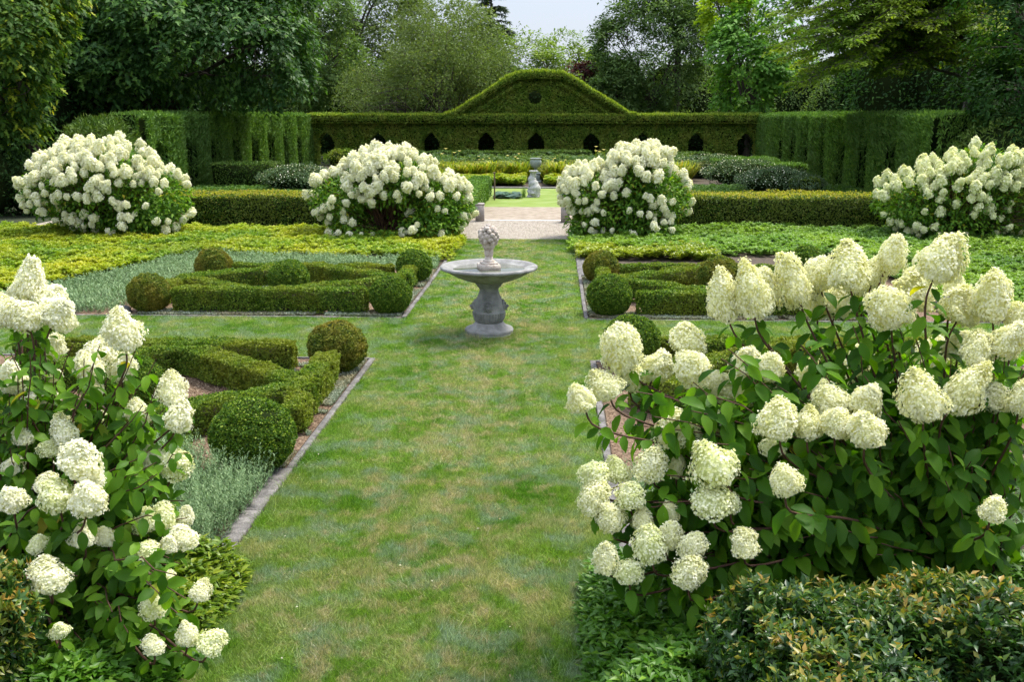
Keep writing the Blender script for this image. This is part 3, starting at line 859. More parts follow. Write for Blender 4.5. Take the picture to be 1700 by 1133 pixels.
# near-black lift under the covers so that no gap shows
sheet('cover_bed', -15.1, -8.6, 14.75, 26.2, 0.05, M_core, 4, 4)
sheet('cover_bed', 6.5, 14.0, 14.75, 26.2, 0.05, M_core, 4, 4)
# near clumps
def domefn(x0, x1, y0, y1):
    return rect(x0, x1, y0, y1)
def near_cover(name, x0, x1, y0, y1, n, h, mat, seed, label, leaf=.075, edge='r'):
    r = np.random.RandomState(seed)
    X = r.uniform(x0, x1, n); Yy = r.uniform(y0, y1, n)
    d = np.minimum.reduce([(x1 - X) if edge == 'r' else (X - x0), y1 - Yy + .1])
    H = h * (1 - np.exp(-np.maximum(d, 0) / .13)) * (1 + .22 * wob(np.stack([X, Yy, 0 * X], -1), 3, seed))
    t = r.rand(n) ** .35
    B = np.stack([X, Yy, H * t], -1)
    P, Y, Z, Vv, Ls = [], [], [], [], []
    per = 7
    vb = r.rand(n)
    for k in range(per):
        a = k * 2 * PI / per + r.rand(n)
        o = np.stack([np.cos(a), np.sin(a), .35 + .35 * r.randn(n)], -1)
        P.append(B + .012 * r.randn(n, 3)); Y.append(o); Z.append(np.stack([0 * a, 0 * a, 1 + 0 * a], -1) + .3 * r.randn(n, 3))
        Vv.append(np.clip(.35 * vb + .45 * t * r.rand(n) + .25 * r.rand(n), 0, 1)); Ls.append(leaf * r.uniform(.7, 1.2, n))
    mb = MB()
    Ls = np.concatenate(Ls)
    leaves(mb, T_FOLD, np.concatenate(P), np.concatenate(Y), np.concatenate(Z), Ls, Ls * .42, np.concatenate(Vv))
    return tag(mb.build(name, mat), label, 'ground cover', kind='stuff')
near_cover('pachysandra', 0.20, 3.2, 4.0, 5.9, 7500, .42, M_pachD, 64, 'glossy dark green pachysandra at the lower right edge of the walk', edge='l')
near_cover('pachysandra', -3.4, -2.06, 4.95, 6.0, 2400, .36, M_pachY, 65, 'bright yellow-green pachysandra clump at the end of the left kerb')
near_cover('pachysandra', -4.0, -2.06, 3.6, 4.95, 4000, .33, M_pachD, 66, 'dark green pachysandra at the bottom left edge of the walk')

# ---------------------------------------------------------------- clipped hedges (long)
def long_hedge(name, cx, cy, lx, ly, h, lab, dens, leaf, mat, seed, tipmat=None, tipn=0, faces='tsew', ang=0, wdk=.55, T=T_RH, zshift=0, cat='hedge', group=None, bump=.03):
    r = np.random.RandomState(seed)
    e = empty(name, (cx, cy, 0), lab, cat, group, rotz=ang)
    mb = MB()
    P, N = shell_box(r, 0, 0, .02, h, lx, ly, 0, dens, faces=faces, bump=bump, seed=seed, round_=.06)
    thin = (P[:, 2] < .25) & (r.rand(len(P)) < .5) & (wob(P, 2, seed) > .1)
    clad(mb, r, P[~thin], N[~thin], leaf, leaf * wdk, T=T, up=.4)
    mb.build('foliage', mat, e)
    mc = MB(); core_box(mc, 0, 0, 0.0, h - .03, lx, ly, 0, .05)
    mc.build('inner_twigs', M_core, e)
    if tipmat:
        mt = MB()
        P = np.stack([r.uniform(-lx / 2, lx / 2, tipn), r.uniform(-ly / 2, ly / 2, tipn), np.full(tipn, h)], -1)
        P[:, 2] += bump * 1.5 * wob(P, 3, seed) + r.uniform(-.02, .05, tipn)
        clad(mt, r, P, np.tile((0, 0, 1.), (tipn, 1)), leaf, leaf * wdk, T=T, up=.9)
        mt.build('young_shoots', tipmat, e)
    return e
long_hedge('clipped_hedge', -8.15, 26.9, 11.3, 1.8, .93, 'low clipped hedge with bronze top between the two white bushes on the left', 1300, .062, M_low, 71, M_lowtip, 9000)
long_hedge('clipped_hedge', 6.75, 27.1, 11.7, 1.8, .93, 'low clipped hedge with bronze top between the two white bushes on the right', 1300, .062, M_low, 72, M_lowtip, 9000)
long_hedge('clipped_hedge', -2.85, 33.5, .7, 8.2, .78, 'narrow grey-green hedge end beside the gravel behind the left post', 700, .07, M_arbside, 73, faces='tsew')

# bronze-tipped hedge in the foreground
def tip_hedge(x0, x1, y0, y1, h, lab, n, seed, fade):
    r = np.random.RandomState(seed)
    e = empty('bronze_hedge', ((x0 + x1) / 2, (y0 + y1) / 2, 0), lab, 'hedge', 'bronze-tipped hedges in the foreground')
    c = np.array(((x0 + x1) / 2, (y0 + y1) / 2, 0))
    # shoots start on and under the clipped surface, three to seven leaves each
    P, N = shell_box(r, 0, 0, .1, h, x1 - x0, y1 - y0, 0, n, faces='tsewn', bump=.07, seed=seed, round_=.16)
    P[:, 2] += (N[:, 2] > .5) * .08 * wob(P, 2.2, seed)
    ns = len(P)
    sd = norm(N + r.randn(ns, 3) * .55 + (0, 0, .55))
    Ps, Ys, Zs, Vs, Ls = [], [], [], [], []
    tone = np.clip(.27 + .45 * wob(P + c, 1.3, 9) + .20 * r.randn(ns) + .12 * (N[:, 2] > .5) + .10 * (c[0] > 0), 0, 1)
    for k in range(6):
        a = k * 2.4 + r.rand(ns) * .8
        t = k / 5.
        s1 = norm(np.cross(sd, r.randn(ns, 3)))
        Ps.append(P + sd * (.075 * (t - .7))[..., None] if False else P + sd * (.08 * (t - .7)))
        Ys.append(s1 + sd * (.25 + .8 * t)); Zs.append(sd + .25 * r.randn(ns, 3) + (0, 0, .3))
        Vs.append(np.clip(tone * (.55 + .5 * t) + .12 * r.randn(ns), 0, .96) + (r.rand(ns) > .985) * .1)
        Ls.append(.056 * r.uniform(.75, 1.25, ns) * (1.1 - .3 * t))
    mb = MB(); Ls = np.concatenate(Ls)
    leaves(mb, T_FOLD, np.concatenate(Ps), np.concatenate(Ys), np.concatenate(Zs), Ls, Ls * .46, np.clip(np.concatenate(Vs), 0, 1))
    mb.build('foliage', M_red, e)
    mc = MB(); core_box(mc, 0, 0, 0.0, h - .09, x1 - x0, y1 - y0, 0, .10)
    mc.build('inner_twigs', M_core, e)
tip_hedge(0.90, 4.6, 3.15, 4.70, .79, 'bronze-tipped glossy hedge across the lower right corner', 1400, 81, None)
tip_hedge(-5.4, -2.68, 3.2, 4.60, .86, 'bronze-tipped glossy hedge across the lower left corner', 1400, 82, None)

# ---------------------------------------------------------------- tall clipped walls of arborvitae
def voxel_wall(mask, x0, x1, z1, y0, y1, cell):
    nx, nz = int(round((x1 - x0) / cell)), int(round(z1 / cell))
    xs = x0 + (np.arange(nx) + .5) * cell; zs = (np.arange(nz) + .5) * cell
    X, Z = np.meshgrid(xs, zs, indexing='ij')
    Mk = mask(X, Z)
    mb = MB(); V, F = [], []
    def q(a, b, c_, d):
        k = len(V); V.extend((a, b, c_, d)); F.append((k, k + 1, k + 2, k + 3))
    for i in range(nx):
        for j in range(nz):
            if not Mk[i, j]: continue
            xa, xb, za, zb = x0 + i * cell, x0 + (i + 1) * cell, j * cell, (j + 1) * cell
            q((xa, y0, za), (xb, y0, za), (xb, y0, zb), (xa, y0, zb))
            q((xb, y1, za), (xa, y1, za), (xa, y1, zb), (xb, y1, zb))
            if i == 0 or not Mk[i - 1, j]: q((xa, y1, za), (xa, y0, za), (xa, y0, zb), (xa, y1, zb))
            if i == nx - 1 or not Mk[i + 1, j]: q((xb, y0, za), (xb, y1, za), (xb, y1, zb), (xb, y0, zb))
            if j == nz - 1 or not Mk[i, j + 1]: q((xa, y0, zb), (xb, y0, zb), (xb, y1, zb), (xa, y1, zb))
            if j > 0 and not Mk[i, j - 1]: q((xa, y1, za), (xb, y1, za), (xb, y0, za), (xa, y0, za))
    mb.add(V, F)
    return mb, Mk
def wall_sprays(mb, r, mask, x0, x1, z1, y0, y1, dens, L, Wd, front_bump=None, up=.5):
    A = (x1 - x0) * z1
    n = int(A * dens)
    x, z = r.uniform(x0, x1, n), r.uniform(0, z1, n)
    k = mask(x, z); x, z = x[k], z[k]; n = len(x)
    y = np.full(n, y0) + r.uniform(-.05, .06, n)
    if front_bump is not None: y = y - front_bump(x, z)
    P = np.stack([x, y, z], -1)
    clad(mb, r, P, np.tile((0, -1., 0), (n, 1)), L, Wd, up=up, spread=.5, nz=.9)
    # edges: points whose neighbour is empty get sprays through the thickness
    e = .12
    n2 = int(A * dens * 5); x, z = r.uniform(x0 - .1, x1 + .1, n2), r.uniform(0, z1 + .1, n2)
    k = mask(x, z)
    for dx, dz in ((e, 0), (-e, 0), (0, e), (0, -e)):
        kk = k & ~mask(x + dx, z + dz)
        m = kk.sum()
        yy = r.uniform(y0 - .05, y1, m)
        q = r.uniform(.3, 1.15, m); P = np.stack([x[kk] + dx * q, yy, z[kk] + dz * q], -1)
        clad(mb, r, P, np.tile((np.sign(dx), 0, np.sign(dz)), (m, 1)).astype(float), L, Wd, up=up, spread=.5)
HY = 61.0
XL, XR = -15.5, 12.6
ped = [(738, 0.0), (758, .24), (783, .84), (798, 1.12), (811, 1.46), (830, 1.92), (857, 2.42), (890, 2.52), (934, 2.46), (959, 2.02), (980, 1.50), (1004, .98), (1027, .48), (1046, .06), (1056, 0)]
pedx = np.array([atY(p[0], 180, 61.0)[0] for p in ped]); pedz = np.array([p[1] for p in ped])
arch_px = [540, 627, 715, 806, 890, 982, 1068, 1157, 1240]
arch_x = np.array([atY(p, 230, HY)[0] for p in arch_px])
def back_top(x): return 3.08 + np.interp(x, pedx, pedz, left=0, right=0) + .03 * np.sin(x * 2.1) + .02 * np.sin(x * 5.3)
def m_back(x, z):
    ok = (z < back_top(x)) & (x > XL) & (x < XR)
    for ax in arch_x:
        d = np.abs(x - ax)
        ok &= ~((d < .66) & (z < 1.5 + (1.0 - (d / .66) ** 1.3) * .65))
    ok &= ~(((x - (-1.30)) ** 2 + (z - 4.13) ** 2) < .55 ** 2)
    return ok
ew = empty('clipped_wall_hedge', (0, HY, 0), 'tall clipped green wall at the back, arched, with a pediment and round hole', 'hedge')
r = np.random.RandomState(91)
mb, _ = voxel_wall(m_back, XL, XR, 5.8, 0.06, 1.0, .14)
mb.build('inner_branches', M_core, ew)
mb = MB()
wall_sprays(mb, r, m_back, XL, XR, 5.8, 0, 1.0, 620, .19, .06)
# top surface
n = 9000
x = r.uniform(XL, XR, n); P = np.stack([x, r.uniform(-.05, 1.0, n), back_top(x) + r.uniform(-.04, .05, n)], -1)
clad(mb, r, P, np.tile((0, 0, 1.), (n, 1)), .13, .06, up=.8, spread=.5)
mb.build('foliage', M_arb, ew)
# cornice and raking cornices: bands that stand proud
def band(name, pts, thick, depth, seed, dens=700, proud=.30):
    r = np.random.RandomState(seed)
    mbf, mbc = MB(), MB()
    pts = np.asarray(pts, float)
    seg = np.linalg.norm(np.diff(pts, axis=0), axis=1); cum = np.concatenate([[0], np.cumsum(seg)])
    n = int(cum[-1] * (thick + depth * 2) * dens)
    s = r.rand(n) * cum[-1]
    cx = np.interp(s, cum, pts[:, 0]); cz = np.interp(s, cum, pts[:, 1])
    a = r.rand(n) * (thick + 2 * depth)
    face = np.where(a < thick, 0, np.where(a < thick + depth, 1, 2))
    v = np.where(face == 0, a / thick, np.where(face == 1, (a - thick) / depth, (a - thick - depth) / depth))
    # sloped front: the band swells out to its top edge
    y = np.where(face == 0, -proud * (.55 + .45 * np.sin(v * PI * .8)), -proud * v + 0.05)
    z = np.where(face == 0, cz - thick / 2 + v * thick, np.where(face == 1, cz + thick / 2, cz - thick / 2 + .03))
    N = np.where(face[:, None] == 0, (0, -1., .1), np.where(face[:, None] == 1, (0, -.1, 1.), (0, -.3, -1.)))
    P = np.stack([cx, y + r.uniform(-.04, .04, n), z + r.uniform(-.03, .03, n)], -1)
    clad(mbf, r, P, N, .13, .06, up=.5, spread=.5)
    for i in range(len(pts) - 1):
        (xa, za), (xb, zb) = pts[i], pts[i + 1]
        t = thick / 2 - .05
        V = [(xa, -proud + .1, za - t), (xb, -proud + .1, zb - t), (xb, -proud + .1, zb + t), (xa, -proud + .1, za + t), (xa, .055, za - t), (xb, .055, zb - t), (xb, .055, zb + t), (xa, .055, za + t)]
        mbc.add(V, [(0, 1, 2, 3), (3, 2, 6, 7), (0, 4, 5, 1), (1, 5, 6, 2), (0, 3, 7, 4)])
    o = mbf.build(name, M_arb, ew)
    mbc.build('inner_branches', M_core, o)
band('cornice', [(XL, 2.84), (XR, 2.84)], .50, .3, 92, proud=.45)
M_arbtip = leafmat('lit_top_sprays', [(0, (0.14, 0.22, 0.02)), (0.5, (0.28, 0.38, 0.04)), (1, (0.46, 0.52, 0.07))], trans=.3, spec=.1)  # lighter lime painted on for the lit top of the wall
pts = np.stack([pedx, 3.08 + pedz - .16], -1)
band('raking_cornice', pts, .34, .3, 93, proud=.50)
inn = pts[1:7] + (.35, -.42); band('inner_moulding', inn, .20, .15, 96, proud=.22)
inn = pts[8:14] + (-.35, -.42); band('inner_moulding', inn, .20, .15, 97, proud=.22)
mb = MB(); n = 5200
r = np.random.RandomState(98)
x = r.uniform(pedx[0], pedx[-1], n)
hz = 3.10 + np.interp(x, pedx, pedz)
P = np.stack([x, r.uniform(-.5, .3, n), hz + r.uniform(-.06, .10, n) + .10 * np.abs(wob(np.stack([x, 0 * x, 0 * x], -1), 3, 4)) * (hz > 5)], -1)
clad(mb, r, P, np.tile((0, -.3, 1.), (n, 1)), .20, .06, up=1.1, spread=.5)
n = 7000; x = r.uniform(XL, XR, n)
P = np.stack([x, r.uniform(-.5, .3, n), 3.10 + r.uniform(-.05, .05, n)], -1)
clad(mb, r, P, np.tile((0, -.3, 1.), (n, 1)), .14, .05, up=.8, spread=.5)
mb.build('lit_edge_sprays', M_arbtip, ew)  # brightness of the lit upper edge is put into this colour

def side_wall(xw, sgn, y0, y1, lab, slots, seed, mat, tall=3.06):
    """wall running along Y at xw; its inner face looks towards sgn; slots: y centres of the dark doorways"""
    def m(u, z):
        ok = (z < tall + .03 * np.sin(u * 1.7)) & (u > y0) & (u < y1)
        for s in slots:
            d = np.abs(u - s)
            ok &= ~((d < .64) & (z < 1.75 + (1 - (d / .64) ** 1.3) * .5))
        return ok
    r = np.random.RandomState(seed)
    e = empty('clipped_wall_hedge', (xw, 0, 0), lab, 'hedge')
    mb, _ = voxel_wall(m, y0, y1, 3.2, 0.10, 1.1, .14)
    def turn(mb):
        for i, v in enumerate(mb.v):
            q = v.copy(); q[:, 0] = -sgn * v[:, 1]; q[:, 1] = v[:, 0]; mb.v[i] = q
        return mb
    mf = MB()
    # piers swell a little between the doorways
    sl = np.array(slots)
    def fb(u, z):
        d = np.min(np.abs(u[:, None] - sl[None]), axis=1) if len(sl) else np.ones(len(u))
        return .30 * np.clip((d - .48) / .8, 0, 1) ** .6 + .05 * wob(np.stack([u * 1.2, z * .3, 0 * u], -1), 1.5, seed)
    wall_sprays(mf, r, m, y0, y1, 3.2, 0, 1.1, 700, .20, .05, fb, up=.9)
    n = int((y1 - y0) * 1.2 * 300); u = r.uniform(y0, y1, n)
    P = np.stack([u, r.uniform(-.15, 1.1, n), 3.06 + r.uniform(-.04, .05, n)], -1)
    clad(mf, r, P, np.tile((0, 0, 1.), (n, 1)), .12, .055, up=.8, spread=.5)
    turn(mf).build('foliage', mat, e)
    turn(mb).build('inner_branches', M_core, e)
    return e
def px2Y(p, X):  # where the vertical plane x = X meets the view column p
    a = ray(p, 240); return X * a[1] / a[0]
side_wall(-15.5, 1, 36.0, 60.9, 'tall clipped green hedge wall on the left with narrow doorways, running to the back', [px2Y(p, -15.5) for p in (262, 312, 352, 387, 418, 445, 470, 492)], 94, M_arbside)
side_wall(12.6, -1, 33.0, 60.9, 'tall clipped green hedge wall on the right with narrow doorways, running to the back', [px2Y(p, 12.6) for p in (1302, 1322, 1345, 1373, 1403, 1440, 1487)], 95, M_arbside)

# loose yew at the near ends of the side walls
def blob_shrub(name, cx, cy, lobes, n, leaf, wdk, mat, seed, lab, cat='shrub', group=None, T=T_RH, droop=0.0, up=.4, trunk=True, spread=.7, shell=.16, stemmat=None):
    r = np.random.RandomState(seed)
    e = empty(name, (cx, cy, 0), lab, cat, group)
    mb, mc = MB(), MB()
    vol = np.array([l[3] * l[4] + l[4] * l[5] + l[3] * l[5] for l in lobes], float)
    for l, vv in zip(lobes, vol):
        c = np.array(l[:3], float); rr = np.array(l[3:6], float)
        m = int(n * vv / vol.sum())
        D = norm(r.randn(m, 3)); D[:, 2] = np.abs(D[:, 2]) * np.where(r.rand(m) < .75, 1, -1)
        D = norm(D)
        s = 1 + .16 * wob(D * rr / max(rr) * 2, 2.2, seed + int(c[0] * 7)) - shell * r.rand(m) ** 1.5
        P = c + D * rr * s[:, None]
        P[:, 2] = np.maximum(P[:, 2], .02 + .1 * r.rand(m))
        y = norm(D * .6 + r.randn(m, 3) * spread + (0, 0, up - droop))
        z = norm(D + (0, 0, .5) + r.randn(m, 3) * .5)
        leaves(mb, T, P, y, z, leaf * r.uniform(.7, 1.3, m), leaf * wdk, r.rand(m))
        ball(mc, c, rr * .80, 16, 10, .12, seed, clipz=0.0)
    mb.build('foliage', mat, e)
    if trunk:
        mt = MB()
        for k in range(5):
            q = np.array([r.uniform(-.3, .3), r.uniform(-.3, .3), max(l[2] for l in lobes)])
            tube(mt, curve3((0.1 * r.randn(), 0.1 * r.randn(), -.05), q, (0, 0, 0)), np.linspace(.05, .02, 7), 5)
        mt.build('stem', stemmat or M_bark, e)
    mc.build('inner_branches', M_core, e)
    return e
M_darkshrub = leafmat('dark_laurel_leaves', [(0, (0.012, 0.028, 0.008)), (0.6, (0.022, 0.05, 0.014)), (1, (0.045, 0.09, 0.022))], trans=.15, rough=.7, spec=.05)  # leaf tone lowered to stand for shade in the wall openings
blob_shrub('yew_shrub', -15.9, 33.4, [(0, 0, 1.2, 1.5, 1.6, 1.6), (-.6, 1.8, 1.5, 1.4, 1.5, 1.5), (1.0, -1.4, .7, 1.2, 1.2, 1.1)], 9000, .22, .22, M_yew, 101, 'loose dark yew at the near end of the left hedge wall', droop=.2, spread=.5)
blob_shrub('laurel_shrub', -18.4, 29.6, [(0, 0, 1.1, 2.0, 1.4, 1.8), (2.2, .6, .7, 1.3, 1.2, 1.2), (-2.2, 0, 1.3, 2, 1.5, 2.0)], 7000, .14, .45, M_darkshrub, 102, 'dark shrub behind the leftmost white bush')
blob_shrub('yew_shrub', 14.2, 31.5, [(0, 0, 1.3, 1.8, 1.6, 1.8), (1.6, -1.5, 1.3, 1.6, 1.6, 1.6), (3.2, -2.4, 1.2, 2, 1.8, 1.9)], 9000, .2, .22, M_yew, 103, 'loose dark yew at the near end of the right hedge wall', droop=.2, spread=.5)

long_hedge('arch_backing_hedge', -1.4, 64.6, 28.0, 1.6, 2.75, 'added dark hedge close behind the back wall, keeping its arches dark', 90, .2, M_darkshrub, 104, faces='ts')  # made-up planting, added so the arches read as dark
blob_shrub('hole_backing_bush', -1.3, 63.6, [(0, 0, 2.9, 2.2, .9, 2.35), (0, 0, 1.2, 2.2, 1.0, 1.3)], 3500, .16, .45, M_darkshrub, 105, 'added dark bush that keeps the round hole of the pediment dark')  # invented bush, fills the round hole with darkness
# planting round the pond
def yewblock(cx, cy, lx, ly, h, lab, seed, mat=None, dens=300, leaf=.13):
    return long_hedge('yew_block', cx, cy, lx, ly, h, lab, dens, leaf, mat or M_yew, seed, faces='tsew', wdk=.3, group='clipped blocks round the pond garden', bump=.04)
p0 = atY(355, 270, 41)[0]; p1 = atY(452, 270, 41)[0]
yewblock((p0 + p1) / 2, 41.5, p1 - p0, 2.0, 1.1, 'dark clipped block hedge before the left wall doorways', 111)
yewblock(-4.6, 57.6, 7.8, 1.0, 1.0, 'long dark clipped hedge under the back arches, left of the urn', 112)
yewblock(0.35, 57.3, 3.4, 1.0, 1.05, 'dark clipped hedge under the back arches, right of the urn', 113)
yewblock(7.0, 56.6, 3.6, 1.0, 1.0, 'dark clipped hedge under the back arches, far right', 114)
yewblock(9.3, 50.0, 3.2, 4.2, .95, 'dark clipped block before the right wall, back one', 115, M_arbside)
yewblock(10.0, 44.5, 2.1, 2.4, .95, 'blue-green clipped block before the right wall, front one', 116, M_arbside)
yewblock(9.55, 38.2, 1.15, 1.1, .72, 'small bright green clipped cube before the right wall', 117, M_boxtop, 900, .07)
blob_shrub('box_mound', -12.0, 55.0, [(0, 0, .6, 1.1, .8, .6)], 1600, .12, .5, M_boxtop, 118, 'small bright green mound under the leftmost back arch')
for i, (px_, Yp, hh, wdt, lab) in enumerate([(496, 39.5, .98, 2.6, 'grey-leaved shrub with tiny white flowers left of the second white bush'), (1180, 50, 1.0, 3.6, 'grey-leaved shrub with tiny white flowers right of the pond, back one'),
                                       (1235, 44, 1.0, 3.2, 'grey-leaved shrub with tiny white flowers right of the pond, middle one'), (1285, 39, .95, 2.4, 'grey-leaved shrub with tiny white flowers nearest the right clipped cube')]):
    x = atY(px_, 290, Yp)[0]
    e = blob_shrub('flowering_shrub', x, Yp, [(0, 0, hh * .5, wdt * .6, 1.5, hh * .62), (wdt * .4, -.5, hh * .4, wdt * .4, 1.1, hh * .5)], 5200, .10, .4, M_heath, 121 + i, lab, group='grey-leaved shrubs round the pond')
    r = np.random.RandomState(131 + i); mb = MB(); n = 260
    D = norm(r.randn(n, 3)); D[:, 2] = np.abs(D[:, 2])
    P = np.array((0, 0, hh * .5)) + D * (wdt * .62, 1.55, hh * .66)
    leaves(mb, T_RH, P, r.randn(n, 3), D + .3, .055, .05, r.rand(n))
    o = mb.build('blossom', M_pet_far, e); o['kind'] = 'stuff'

# daylilies in a row of clumps
M_day = leafmat('daylily_leaves', [(0, (0.10, 0.18, 0.02)), (0.5, (0.26, 0.32, 0.035)), (0.85, (0.46, 0.45, 0.08)), (1, (0.45, 0.28, 0.07))], trans=.35)
def daylily(seed):
    r = np.random.RandomState(seed); mb = MB(); n = 260
    a = r.rand(n) * 2 * PI; rr = .28 * np.sqrt(r.rand(n))
    P = np.stack([rr * np.cos(a), rr * np.sin(a), 0 * a], -1)
    for k in range(4):
        pass
    d = norm(np.stack([np.cos(a) * .6, np.sin(a) * .6, np.ones(n) * 1.2], -1) + .25 * r.randn(n, 3))
    L1 = r.uniform(.35, .6, n)
    X = norm(np.cross(d, (0, 0, 1.) + 0 * d)); mid = P + d * L1[:, None]
    tip = mid + norm(d * .4 + np.stack([np.cos(a), np.sin(a), -.25 + 0 * a], -1)) * (L1 * .55)[:, None]
    wv = .016
    V = np.stack([P - X * wv, P + X * wv, mid + X * wv, mid - X * wv, tip], 1).reshape(-1, 3)
    o = np.arange(n)[:, None] * 5
    mb.add(V, o + np.array([0, 1, 2, 3])[None], np.repeat(r.rand(n), 5))
    mb.f.append((o + np.array([3, 2, 4])[None]).astype(np.int32))
    return mb
dms = [daylily(s).mesh('leaves', M_day) for s in (1, 2, 3)]
mb = MB()
r = np.random.RandomState(4)
for k in range(5):
    a = r.rand() * 6.28; b = (0.15 * math.cos(a), .15 * math.sin(a), .2); t = (0.3 * math.cos(a), .3 * math.sin(a), r.uniform(.75, .95))
    tube(mb, curve3(b, t), [.008] * 7, 4)
stalk = mb.mesh('stalk', M_day)
mb = MB()
for k in range(4):
    a = r.rand() * 6.28; c = np.array((0.3 * math.cos(a), .3 * math.sin(a), r.uniform(.75, .95)))
    for q in range(6):
        th = q * PI / 3
        leaves(mb, T_RH, [c], [(math.cos(th), math.sin(th), .5)], [(0, 0, 1)], .075, .04, [.8])
blossom = mb.mesh('blossom', leafmat('apricot_petals', [(0, (.8, .6, .3)), (1, (.85, .72, .45))], trans=.3))
k = 0
for row, (yy, xa, xb, st) in enumerate(((46.2, -7.5, 6.2, .60), (47.3, -7.2, 6.4, .62), (48.3, -7.4, 6.3, .66))):
    xx = xa
    while xx < xb:
        if abs(xx + .94) > .45:
            nth = 'front' if row == 0 else 'back'
            e = empty('daylily', (xx + random.uniform(-.25, .25), yy + random.uniform(-.6, .6), 0), 'strappy yellow-green daylily clump in the drift behind the pond', 'plant', 'daylilies behind the pond', rotz=random.uniform(0, 6))
            s_ = random.uniform(1.0, 1.7); e.scale = (s_, s_, s_)
            for nm, me in (('leaves', dms[k % 3]),) + ((('stalk', stalk), ('blossom', blossom)) if k % 8 == 1 else ()):
                o = bpy.data.objects.new(nm, me); COL.objects.link(o); o.parent = e
            k += 1
        xx += st
M_darkcover = leafmat('dark_cover_leaves', [(0, (0.04, 0.10, 0.02)), (0.6, (0.08, 0.17, 0.03)), (1, (0.16, 0.27, 0.05))], trans=.3)  # darker green leaves for the mats beside the pond
M_greyborder = leafmat('perennial_leaves', [(0, (0.035, 0.08, 0.03)), (0.6, (0.075, 0.15, 0.055)), (1, (0.16, 0.25, 0.10))], patch=(.16, .22, .03), patch_scale=.6, trans=.3)
rosettes('leafy_border', rect(-8, 7.5, 48.6, 56.2), 8000, .78, .17, .06, M_greyborder, 140, 'mixed blue-green perennials behind the daylilies', hump=.16)
for a, b, lb in ((-6.4, -1.35, 'left'), (-.45, 4.6, 'right')):
    rosettes('golden_edging', rect(a, b, 42.25, 45.2), 6000, .38, .10, .06, M_cover, 141 + int(a), 'golden mat of low foliage on the far pond edge, %s of the pond statue' % lb, hump=.06)
# low planting beside the right of pond
rosettes('golden_groundcover', rect(4.8, 12.4, 30.5, 42.0), 7000, .18, .11, .06, M_darkcover, 144, 'green mat between the pond and the right clipped blocks')
rosettes('green_groundcover', rect(-15, -6.6, 29.5, 44.0), 7000, .2, .12, .06, M_darkcover, 145, 'green mat between the pond and the left hedge wall')

# lily pads
def pads(x0, x1, y0, y1, n, lab, seed):
    r = np.random.RandomState(seed); mb = MB()
    for i in range(n):
        x, y, s = r.uniform(x0, x1), r.uniform(y0, y1), r.uniform(.10, .2)
        th = np.linspace(.3, 6.0, 9)
        tl = r.uniform(-.25, .45)
        c = (x, y, r.uniform(.015, .12))
        V = [c] + [(x + s * math.cos(t), y + s * math.sin(t), c[2] + tl * s * math.sin(t + i)) for t in th]
        mb.add(V, [(0, k, k + 1) for k in range(1, 9)], r.rand())
    tag(mb.build('water_lilies', M_lily), lab, 'water plant', kind='stuff')
pads(-2.3, -1.3, 36.6, 38.6, 90, 'dark raft of lily pads in the green pond, left of the statue', 1)
pads(.2, 1.4, 37.2, 38.8, 80, 'dark raft of lily pads in the green pond, right of the statue', 2)

# ---------------------------------------------------------------- posts, stake
for x, y, lab in ((-2.22, 28.6, 'square granite post at the left end of the gravel edging'), (0.30, 28.4, 'square granite post at the right end of the gravel edging, beside white flowers')):
    e = empty('stone_post', (x, y, 0), lab, 'post', 'granite posts at the gravel edging')
    mb = MB(); bevbox(mb, -.125, .125, -.125, .125, -.02, .50, .012); mb.build('shaft', M_granite, e)
    mb = MB(); bevbox(mb, -.132, .132, -.132, .132, .50, .55, .02); mb.build('cap', M_granite, e)
mb = MB(); tube(mb, [(-2.25, 36.0, -.05), (-2.24, 36.0, .6), (-2.25, 36.0, 1.0)], [.03, .03, .025], 6); bevbox(mb, -2.29, -2.21, 35.96, 36.04, .98, 1.03)
tag(mb.build('wooden_stake', M_wood), 'thin brown wooden stake standing at the left of the pond', 'stake')

# ---------------------------------------------------------------- stones
def rock(x, y, s, lab, seed):
    mb = MB(); ball(mb, (0, 0, s * .3), (s, s * .8, s * .55), 14, 9, .35, seed, 2.2)
    tag(mb.build('stone', M_rock, loc=(x, y, 0)), lab, 'stone', 'dark stones in the beds')
rock(-3.25, 7.62, .13, 'rounded dark stone in the mulch behind the spurge', 2)
rock(-3.6, 7.72, .10, 'small dark stone beside the larger one, near left bed', 3)
rock(6.6, 15.4, .42, 'dark slate boulder behind the tall cream flowers on the right', 4)
rock(-6.9, 14.9, .12, 'flat pale stone at the left corner of the far left bed', 5)

# ================================================================ FOUNTAIN
fx, fy = -0.93, 13.55
ef = empty('fountain', (fx, fy, 0), 'grey stone fountain with round basin, lion masks and a fruit basket finial on the lawn', 'fountain')
mb = MB(); lathe(mb, [(0, .0), (.352, .0), (.355, .035), (.345, .042), (.338, .045), (.346, .06), (.350, .085), (.338, .105), (.30, .118), (.245, .145), (.215, .175), (.200, .195), (0, .196)], 72)
mb.build('plinth', M_basin, ef, True)
prof = [(0, .19), (.188, .192), (.202, .21), (.212, .235), (.222, .27), (.229, .305), (.231, .332), (.236, .338), (.236, .348), (.226, .356), (.224, .40), (.214, .45), (.196, .50), (.172, .55), (.150, .60), (.138, .64), (.134, .665), (.140, .685), (.155, .70), (.172, .715), (.178, .735), (.195, .75), (.205, .765), (.205, .785), (0, .79)]
mb = MB(); lathe(mb, prof, 160, flute=(.215, .333, 34, .10)); mb.build('pedestal', M_stone, ef, True)
